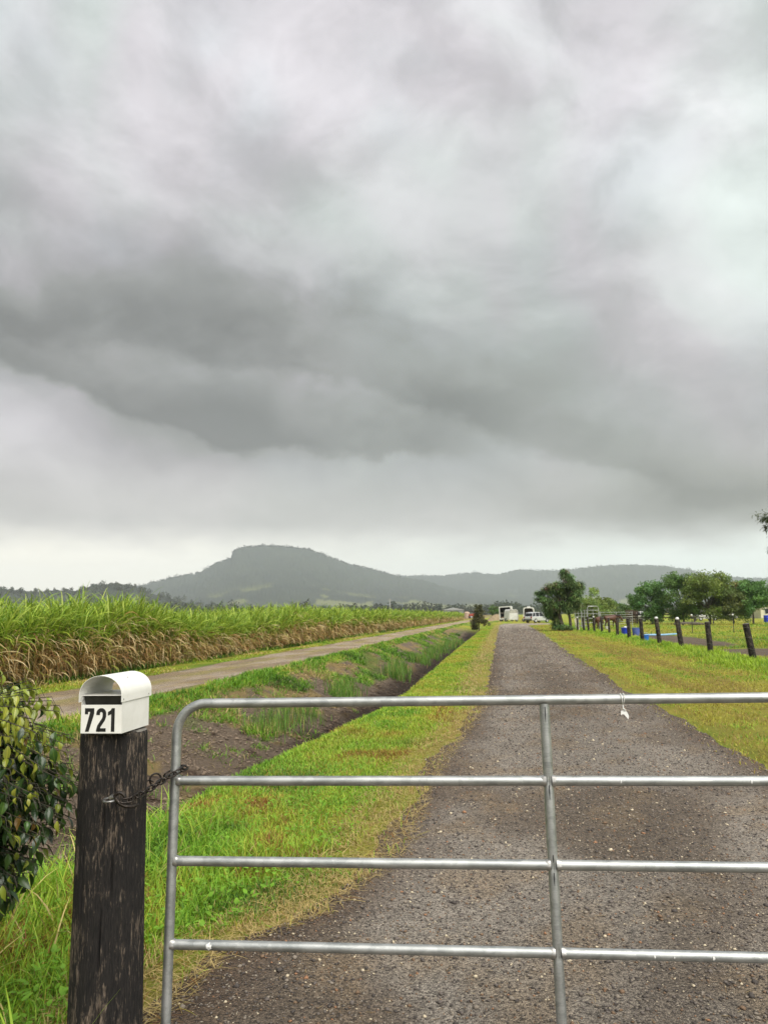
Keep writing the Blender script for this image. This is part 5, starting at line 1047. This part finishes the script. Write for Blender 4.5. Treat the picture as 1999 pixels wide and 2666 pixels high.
def float_shell(e_, w, h, L, z0, shoulder, taper, wall=0.07):
    """arched box: walls, roof and floor with an open rear at -y"""
    def ring(wd, ht):
        P = [(-wd / 2, z0)] + [(-wd / 2 * taper, ht - shoulder)]
        P += [(-wd / 2 * taper + shoulder * 0.8 * (1 - math.cos(q)), ht - shoulder + shoulder * math.sin(q)) for q in np.linspace(0.3, PI / 2, 5)]
        return P + [(-x, z) for x, z in P[::-1]]
    A = ring(w, h); B = ring(w - 2 * wall, h - wall); k = len(A); V = [(x, 0, z) for x, z in A] + [(x, L, z) for x, z in A] + [(x, 0, z + (wall if i in (0, k - 1) else 0)) for i, (x, z) in enumerate(B)] + [(x, L - wall, z + (wall if i in (0, k - 1) else 0)) for i, (x, z) in enumerate(B)]
    F = []
    for i in range(k - 1): F += [(i, k + i, k + i + 1, i + 1), (2 * k + i, 2 * k + i + 1, 3 * k + i + 1, 3 * k + i), (i, i + 1, 2 * k + i + 1, 2 * k + i)]
    F += [(k - 1, 2 * k - 1, k, 0), (2 * k, 3 * k, 4 * k - 1, 3 * k - 1), (k - 1, 0, 2 * k, 3 * k - 1), tuple(range(k, 2 * k)), tuple(range(3 * k, 4 * k))[::-1]]
    smooth_by_angle(obj('body', np.array(V), F, WHT, e_), 40)
    Vi = [(x * 0.985, 0.02, z) for x, z in B] + [(x * 0.985, L - wall * 1.5, z) for x, z in B]; Fi = [(i, i + 1, k + i + 1, k + i) for i in range(k - 1)] + [tuple(range(k, 2 * k))]
    return Vi, Fi
f1 = empty('horse_float', (23.2, 149, 0), math.radians(-14)); f1.rotation_euler = (0, math.radians(-3), math.radians(-14)); tag(f1, 'tall boxy white horse float with its dark rear wide open', 'horse float', 'horse floats at the end of the lane')
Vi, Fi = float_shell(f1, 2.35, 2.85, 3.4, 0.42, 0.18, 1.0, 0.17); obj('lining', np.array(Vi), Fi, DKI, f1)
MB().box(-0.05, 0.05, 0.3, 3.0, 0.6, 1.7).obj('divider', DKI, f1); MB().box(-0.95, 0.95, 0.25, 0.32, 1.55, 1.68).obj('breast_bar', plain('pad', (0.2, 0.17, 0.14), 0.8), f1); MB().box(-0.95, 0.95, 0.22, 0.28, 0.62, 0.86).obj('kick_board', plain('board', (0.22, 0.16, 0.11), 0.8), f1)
for s in (-1, 1):
    for y in (1.5, 2.3): wheel(f1, s * 1.02, y, 0.33, 0.2)
MB().tube([(0, 3.3, 0.45), (0, 4.4, 0.45)], 0.06, 8).obj('drawbar', DST, f1); MB().tube([(0, 4.3, 0.45), (0, 4.3, 0.0)], 0.035, 8).obj('jockey_leg', DST, f1)
f2 = empty('horse_float', (23.75, 143.5, 0), math.radians(8)); tag(f2, 'small white horse float with rounded shoulders and closed rear ramp', 'horse float', 'horse floats at the end of the lane')
float_shell(f2, 2.02, 2.25, 2.8, 0.30, 0.42, 0.84)
MB().prism([(-0.86, 0.32), (0.86, 0.32), (0.76, 1.55), (-0.76, 1.55)], -0.07, -0.004).obj('ramp', WHT, f2); MB().prism([(-0.74, 1.58), (0.74, 1.58), (0.70, 1.86), (0.42, 2.14), (-0.42, 2.14), (-0.70, 1.86)], -0.03, -0.002).obj('tail_curtain', plain('curtain', (0.42, 0.41, 0.36), 0.8, 0, (0.34, 0.33, 0.28), 3), f2)
for s in (-1, 1):
    wheel(f2, s * 1.02, 1.4, 0.30, 0.18); MB().box(s * 1.0 - 0.12, s * 1.0 + 0.12, 0.95, 1.85, 0.62, 0.68).obj('mudguard', WHT, f2); MB().box(s * 0.88 - 0.06, s * 0.88 + 0.06, -0.05, 0.0, 0.36, 0.50).obj('tail_light', RED, f2)
f3 = empty('horse_float', (25.75, 139, 0), math.radians(-12)); tag(f3, 'arched white horse float with roof vent behind the silver wagon', 'horse float', 'horse floats at the end of the lane')
Vi, Fi = float_shell(f3, 1.95, 2.55, 3.2, 0.36, 0.40, 0.96, 0.16); obj('lining', np.array(Vi), Fi, TAN, f3)
MB().box(-0.80, 0.80, -0.06, -0.003, 0.40, 1.10).obj('ramp', plain('ramp_grey', (0.22, 0.22, 0.21), 0.7), f3); MB().box(-0.28, 0.28, 0.9, 1.5, 2.552, 2.72).obj('roof_vent', WHT, f3); MB().box(-0.04, 0.04, 0.3, 2.8, 0.6, 1.8).obj('divider', DKI, f3)
for s in (-1, 1): wheel(f3, s * 0.98, 1.7, 0.31, 0.18); MB().box(s * 0.84 - 0.06, s * 0.84 + 0.06, -0.05, -0.002, 0.38, 0.54).obj('tail_light', RED, f3)

# ------------------------------------------------------------------ horses
m, t, out = newmat('bay_coat'); oc = OBJC(t); s_ = N(t, 'ShaderNodeSeparateXYZ'); _in(t, s_.inputs[0], oc)
leg = RANGE(t, M(t, 'ADD', s_.outputs[2], M(t, 'MULTIPLY', NOISE(t, oc, 5, 3, 0.5), 0.15)), 0.45, 0.72)
col = MIX(t, leg, (0.012, 0.009, 0.008, 1), MIX(t, NOISE(t, oc, 3, 3, 0.5), (0.062, 0.024, 0.013, 1), (0.10, 0.038, 0.019, 1)))
pbsdf(t, out, col, 0.5, 0, 0.4); BAY_ = m
MANE = plain('black_hair', (0.01, 0.008, 0.007), 0.6, 0, (0.02, 0.015, 0.012), 20)
def horse(base, rz, sc_, head, label, legs):
    me = bpy.data.meshes.new('horse_body'); V = []; E = []; R = []
    def add(p, r, par=None):
        V.append(p); R.append(r); i = len(V) - 1
        if par is not None: E.append((par, i))
        return i
    pel = add((-0.42, 0, 1.22), (0.26, 0.30)); mid_ = add((-0.05, 0, 1.14), (0.29, 0.31), pel); che = add((0.34, 0, 1.17), (0.25, 0.31), mid_); add((-0.70, 0, 1.16), (0.18, 0.20), pel)
    n1_ = add((0.62, 0, 1.36 + head * 0.06), (0.14, 0.20), che); n2_ = add((0.90, 0, 1.40 + head * 0.42), (0.10, 0.145), n1_)
    hp = add((1.05, 0, 1.44 + head * 0.50), (0.095, 0.12), n2_); h1 = add((1.20, 0, 1.26 + head * 0.46), (0.085, 0.115), hp); h2 = add((1.34, 0, 1.00 + head * 0.42), (0.06, 0.07), h1); add((1.38, 0, 0.90 + head * 0.42), (0.055, 0.06), h2)
    for s in (-1, 1): add((1.02, s * 0.055, 1.60 + head * 0.5), (0.018, 0.025), hp)
    for (s, d) in legs[:2]:
        a = add((0.40, s * 0.15, 0.94), (0.12, 0.13), che); b = add((0.42 + d * 0.4, s * 0.15, 0.68), (0.075, 0.085), a); c = add((0.42 + d, s * 0.15, 0.44), (0.052, 0.055), b); e = add((0.42 + d * 1.1, s * 0.15, 0.12), (0.038, 0.042), c); add((0.46 + d * 1.1, s * 0.15, 0.02), (0.055, 0.06), e)
    for (s, d) in legs[2:]:
        a = add((-0.52, s * 0.15, 0.98), (0.15, 0.19), pel); b = add((-0.44 + d * 0.5, s * 0.16, 0.74), (0.10, 0.13), a); c = add((-0.66 + d, s * 0.15, 0.50), (0.055, 0.07), b); e = add((-0.63 + d, s * 0.15, 0.14), (0.040, 0.045), c); add((-0.58 + d, s * 0.15, 0.02), (0.055, 0.06), e)
    me.from_pydata(V, E, []); tmp = bpy.data.objects.new('tmp_horse', me); COL.objects.link(tmp)
    sm = tmp.modifiers.new('skin', 'SKIN'); sm.use_smooth_shade = True; sv = me.skin_vertices[0].data
    for i, r in enumerate(R): sv[i].radius = r
    sv[0].use_root = True
    ss = tmp.modifiers.new('sub', 'SUBSURF'); ss.levels = 1; ss.render_levels = 1
    dg = bpy.context.evaluated_depsgraph_get(); nm = bpy.data.meshes.new_from_object(tmp.evaluated_get(dg)); bpy.data.objects.remove(tmp)
    nm.name = 'body'; nm.materials.clear(); nm.materials.append(BAY_); nm.polygons.foreach_set('use_smooth', np.ones(len(nm.polygons), bool))
    e_ = empty('horse', base, rz); e_.scale = (sc_, sc_, sc_); tag(e_, label, 'horse', 'brown horses in the paddock'); link('body', nm, e_)
    smooth_by_angle(MB().tube([(-0.84, 0, 1.28), (-0.95, 0, 1.12), (-0.97, 0, 0.80), (-0.93, 0, 0.48)], [0.045, 0.06, 0.07, 0.02], 8).obj('tail', MANE, e_))
    mn = MB()
    for q in np.linspace(0, 1, 7):
        x = 0.45 + q * 0.55; z = 1.46 + q * (0.10 + head * 0.48) - 0.02; mn.tube([(x, 0, z + 0.08), (x + 0.02, -0.09, z + 0.02), (x + 0.02, -0.13, z - 0.14)], [0.03, 0.045, 0.02], 6)
    mn.obj('mane', MANE, e_); return e_
horse((18.25, 66.5, 0), math.radians(52), 0.80, -0.55, 'brown horse with its hindquarters to the camera behind the fence posts', [(1, 0.05), (-1, -0.06), (1, -0.04), (-1, 0.06)])
horse((21.2, 73.0, 0), math.radians(8), 0.88, -0.30, 'brown horse standing side on and facing right with lowered head', [(1, -0.10), (-1, 0.08), (1, 0.10), (-1, -0.06)])

# ------------------------------------------------------------------ yard panels, tubs and bits and pieces
PIPE = plain('yard_pipe', (0.46, 0.47, 0.46), 0.45, 0.6, (0.34, 0.35, 0.34), 5)
def panel(x0, x1, y0, y1, h, nr_, label):
    e_ = empty('yard_panel', (x0, y0, 0)); tag(e_, label, 'panel', 'steel yard panels behind the horses'); d = Vector((x1 - x0, y1 - y0, 0))
    for f in (0.01, 0.5, 0.99): MB().tube([d * f, d * f + Vector((0, 0, h))], 0.028, 7).obj('upright', PIPE, e_)
    for k in range(nr_):
        z = 0.35 + (h - 0.38) * k / (nr_ - 1); MB().tube([Vector((0, 0, z)), d + Vector((0, 0, z))], 0.022, 6).obj('rail', PIPE, e_)
panel(16.9, 17.7, 69, 70.0, 1.75, 6, 'short steel yard panel beside the weeping tree')
panel(17.75, 18.35, 70, 70.5, 1.75, 6, 'narrow steel yard panel left of the tall steel arch')
panel(19.75, 21.4, 71.5, 77, 1.6, 6, 'steel yard panel running back right of the tall arch')
panel(21.45, 25.5, 77.5, 80, 1.55, 6, 'long steel yard panel behind the side-on horse')
ar = empty('steel_arch', (18.4, 70.5, 0)); tag(ar, 'tall pale steel arch frame between the yard panels', 'frame')
smooth_by_angle(MB().tube([(0, 0, 0), (0, 0, 1.9), (0.04, 0, 2.02), (0.12, 0, 2.08), (1.0, 0.4, 2.08), (1.08, 0.43, 2.02), (1.12, 0.45, 1.9), (1.12, 0.45, 0)], 0.036, 8).obj('frame_tube', PIPE, ar)); MB().tube([(0.56, 0.22, 0.0), (0.56, 0.22, 1.75)], 0.026, 7).obj('post', PIPE, ar)
for z in (0.6, 1.0, 1.4, 1.72): MB().tube([(0, 0, z), (1.12, 0.45, z)], 0.02, 6).obj('rail', PIPE, ar)
BLU = plain('blue_plastic', (0.008, 0.03, 0.42), 0.4, 0, (0.012, 0.045, 0.50), 6); BL2 = plain('dull_blue_plastic', (0.06, 0.10, 0.36), 0.55, 0, (0.10, 0.14, 0.38), 6); BL3 = plain('mid_blue_plastic', (0.01, 0.12, 0.50), 0.45, 0, (0.02, 0.16, 0.55), 6)
def tub(x, y, r, h, mt, label, name='tub', lid=None, cat='tub'):
    e_ = empty(name, (x, y, ground_z(np.array([x - SL * y]), np.array([y]))[0])); tag(e_, label, cat)
    V, F = tube_geo([(0, 0, 0), (0, 0, 0.02), (0, 0, h * 0.5), (0, 0, h), (0, 0, h), (0, 0, 0.05)], [r * 0.82, r * 0.84, r * 0.92, r, r * 0.93, r * 0.78], 24, False); V = [tuple(v) for v in V]; F = [f for f in F] + [tuple(range(24))[::-1], tuple(range(120, 144))]
    smooth_by_angle(obj('shell', np.array(V), F, mt, e_), 40); smooth_by_angle(MB().tube([(r * math.cos(q), r * math.sin(q), h) for q in np.linspace(0, 2 * PI, 24, endpoint=False)], r * 0.06, 6, closed=True).obj('rim', mt, e_))
    if lid: MB().tube([(lid[0], lid[1], h * 0.72), (lid[0], lid[1], h + 0.06), (lid[0], lid[1], h + 0.10)], [r * 0.5, r * 0.55, r * 0.3], 12).obj('feed_bag', INS, e_)
    return e_
tub(15.62, 50.6, 0.27, 0.48, BLU, 'deep blue plastic tub with a white sack in it, behind the fence', lid=(0.02, -0.06))
tub(16.28, 50.5, 0.25, 0.48, BL2, 'faded dull blue plastic tub right of the deep blue one', 'tub')
e_ = tub(13.02, 39.0, 0.18, 0.31, BL3, 'small bright blue bucket at the foot of a fence post', 'bucket', None, 'bucket')
smooth_by_angle(MB().tube([(0.18 * math.cos(q), -0.03, 0.30 + 0.13 * math.sin(q)) for q in np.linspace(0, PI, 12)], 0.006, 6).obj('handle', PIPE, e_))
tub(20.3, 71.0, 0.2, 0.26, INS, 'white feed bucket on the ground under the horses', 'feed_bucket', None, 'bucket')
hs_ = [(16.5, 49.6, 0.06), (17.1, 49.9, 0.06), (17.9, 50.1, 0.05), (18.6, 50.7, 0.06), (19.3, 51.2, 0.06)]
tag(smooth_by_angle(MB().tube(hs_, 0.055, 8).obj('water_pipe', plain('pale_blue_pipe', (0.20, 0.42, 0.62), 0.5, 0, (0.28, 0.48, 0.66), 4))), 'pale blue poly pipe lying on the bare paddock soil', 'pipe')
bo_ = empty('leaning_board', (16.45, 66.0, 0)); tag(bo_, 'cream board leaning on the first fence posts by the weeping tree', 'board')
MB().box(-0.11, 0.11, -0.02, 0.02, 0, 1.05, Matrix.Rotation(math.radians(-16), 3, 'Y')).obj('plank', plain('cream_paint', (0.6, 0.55, 0.42), 0.7), bo_); MB().box(-0.11, 0.11, -0.045, -0.021, 0.2, 0.3, Matrix.Rotation(math.radians(-16), 3, 'Y')).obj('batten', plain('batten_wood', (0.4, 0.35, 0.26), 0.8), bo_)
# dark rail fence across the paddock
TIM = plain('dark_rail_timber', (0.055, 0.045, 0.038), 0.85, 0, (0.10, 0.085, 0.07), 5)
rf = empty('rail_fence', (27, 98, 0)); tag(rf, 'dark timber rail fence across the back of the paddock', 'fence')
for k in range(7): MB().box(k * 2.4 - 0.06, k * 2.4 + 0.06, -0.06, 0.06, -0.2, 1.25).obj('post', TIM, rf)
for k in range(6):
    for z in (0.75, 1.12): MB().box(k * 2.4 + 0.06, (k + 1) * 2.4 - 0.06, -0.025, 0.025, z, z + 0.13).obj('rail', TIM, rf)
ck = empty('slatted_crate', (32.4, 101.5, 0)); tag(ck, 'brown slatted timber crate standing behind the rail fence', 'crate')
CRW = plain('crate_timber', (0.13, 0.075, 0.05), 0.85, 0, (0.09, 0.06, 0.045), 6)
for s in (-0.6, 0.6):
    for y in (0, 0.9): MB().box(s - 0.04, s + 0.04, y - 0.04, y + 0.04, 0, 1.85).obj('corner_post', CRW, ck)
for k in range(10): MB().box(-0.66, 0.66, -0.065, -0.042, 0.15 + k * 0.17, 0.28 + k * 0.17).obj('slat', CRW, ck)
for k in range(10):
    for s in (-0.668, 0.645): MB().box(s, s + 0.023, -0.03, 0.93, 0.15 + k * 0.17, 0.28 + k * 0.17).obj('slat', CRW, ck)
lg = empty('fallen_log', (34.4, 88, 0.16)); tag(lg, 'dark fallen log lying under the leftmost paddock trees', 'log')
smooth_by_angle(MB().tube([(-1.6, 0.2, 0), (-0.5, 0, 0.03), (0.8, -0.05, 0.02), (1.7, 0.1, -0.03)], [0.15, 0.2, 0.18, 0.12], 10).obj('stem', TBARK, lg)); MB().tube([(0.6, 0, 0.1), (0.9, 0.1, 0.45)], [0.06, 0.03], 7).obj('stub', TBARK, lg)
dr = empty('drum', (49.7, 101, 0)); tag(dr, 'blue plastic drum at the right edge beyond the paddock', 'drum')
smooth_by_angle(MB().tube([(0, 0, 0), (0, 0, 0.03), (0, 0, 0.3), (0, 0, 0.33), (0, 0, 0.36), (0, 0, 0.62), (0, 0, 0.65), (0, 0, 0.68), (0, 0, 0.95), (0, 0, 0.98)], [0.40, 0.43, 0.43, 0.45, 0.43, 0.43, 0.45, 0.43, 0.43, 0.40], 20).obj('barrel', BLU, dr), 40); MB().tube([(0.2, 0, 0.98), (0.2, 0, 1.02)], 0.05, 8).obj('bung', INS, dr)
# cream cottage at the right edge
ct_ = empty('cottage', (82.5, 165, 0)); tag(ct_, 'cream cottage half hidden at the right edge beyond the paddock', 'house')
CRM = plain('cream_wall', (0.62, 0.58, 0.44), 0.8, 0, (0.55, 0.51, 0.38), 2)
MB().box(-2.6, 4.5, 0, 6, 0, 2.7).obj('wall', CRM, ct_); MB().prism([(-3.0, 2.7), (4.9, 2.7), (3.2, 4.2), (-1.3, 4.2)], -0.4, 6.4).obj('roof', plain('grey_roof', (0.26, 0.27, 0.28), 0.5, 0.3), ct_)
for x in (-1.8, 0.4, 2.6):
    w__ = MB().box(x, x + 1.1, -0.05, -0.003, 0.9, 2.1).obj('window', WHT, ct_); MB().box(x + 0.08, x + 1.02, -0.07, -0.052, 0.98, 2.02).obj('pane', GLS, w__)
# far end of the dirt track: shed, tank and tractor
sh = empty('machinery_shed', (27.0, 300, 0)); tag(sh, 'grey roofed machinery shed beyond the far end of the sugarcane', 'shed')
MB().box(-4, 3.4, 0, 6, 0, 2.9).obj('wall', plain('shed_wall', (0.30, 0.31, 0.31), 0.6, 0.2, (0.24, 0.25, 0.25), 2), sh); MB().prism([(-4.3, 2.9), (3.7, 2.9), (3.7, 3.05), (-0.3, 3.9), (-4.3, 3.05)], -0.3, 6.3).obj('roof', plain('zinc_roof', (0.42, 0.43, 0.43), 0.45, 0.4), sh); MB().box(-1.5, 1.5, -0.04, -0.003, 0, 2.5).obj('door', DKI, sh)
tk = empty('water_tank', (27.7, 262, 0)); tag(tk, 'squat pinkish water tank beside the red tractor', 'tank')
smooth_by_angle(MB().tube([(0, 0, 0), (0, 0, 1.9), (0, 0, 2.1), (0, 0, 2.25)], [0.95, 0.95, 0.7, 0.1], 20).obj('shell', plain('tank_pink', (0.50, 0.36, 0.27), 0.7), tk), 40); MB().tube([(0, 0, 2.2), (0, 0, 2.4)], 0.2, 10).obj('hatch', DST, tk)
TRD = plain('tractor_red', (0.38, 0.045, 0.025), 0.45, 0, (0.30, 0.05, 0.03), 4)
tr_ = empty('tractor', (29.6, 258, 0), math.radians(200)); tag(tr_, 'red tractor parked at the far end of the dirt track', 'tractor')
MB().prism([(-0.3, 0.7), (1.7, 0.7), (1.75, 1.35), (0.2, 1.55), (-0.3, 1.5)], -0.35, 0.35).obj('bonnet', TRD, tr_); MB().prism([(-1.3, 0.8), (-0.3, 0.8), (-0.3, 1.4), (-1.3, 1.4)], -0.6, 0.6).obj('platform', TRD, tr_); MB().box(-1.35, -0.25, -0.65, 0.65, 2.45, 2.56).obj('canopy', TRD, tr_)
for x in (-1.28, -0.32):
    for y in (-0.58, 0.58): MB().tube([(x, y, 1.4), (x, y, 2.45)], 0.04, 6).obj('pillar', DST, tr_)
for s in (-1, 1): wheel(tr_, -0.85, s * 0.82, 0.80, 0.42); wheel(tr_, 1.3, s * 0.62, 0.45, 0.26)
MB().tube([(0.9, 0.2, 1.5), (0.9, 0.2, 2.2)], 0.05, 7).obj('exhaust', DST, tr_)
pp = empty('power_pole', (2.2, 330, 0)); tag(pp, 'pale distant power pole standing behind the sugarcane', 'pole')
PLM = plain('pale_pole', (0.42, 0.42, 0.40), 0.8); MB().tube([(0, 0, -0.5), (0, 0, 8.2)], [0.24, 0.17], 8).obj('shaft', PLM, pp); MB().box(-0.9, 0.9, -0.06, 0.06, 7.5, 7.64).obj('crossarm', PLM, pp)
# heap of spoil beside the open float
rsn = np.random.default_rng(3); th = np.linspace(0, 2 * PI, 28, endpoint=False); V = []
for k_, (rr, hh_) in enumerate([(2.4, -0.1), (1.9, 0.25), (1.3, 0.75), (0.7, 1.15), (0.2, 1.3)]):
    for q in th: V.append((rr * math.cos(q) * rsn.uniform(0.88, 1.1), rr * 0.7 * math.sin(q) * rsn.uniform(0.88, 1.1), hh_ * rsn.uniform(0.9, 1.1)))
F = [(k_ * 28 + j, k_ * 28 + (j + 1) % 28, (k_ + 1) * 28 + (j + 1) % 28, (k_ + 1) * 28 + j) for k_ in range(4) for j in range(28)] + [tuple(range(112, 140))]
tag(obj('soil_heap', np.array(V), F, plain('tan_soil', (0.30, 0.23, 0.14), 0.95, 0, (0.22, 0.17, 0.10), 3, 0.8, 8, bdist=0.05), None, None, True, (24.2, 168, 0)), 'low heap of tan soil left of the open horse float', 'soil heap')
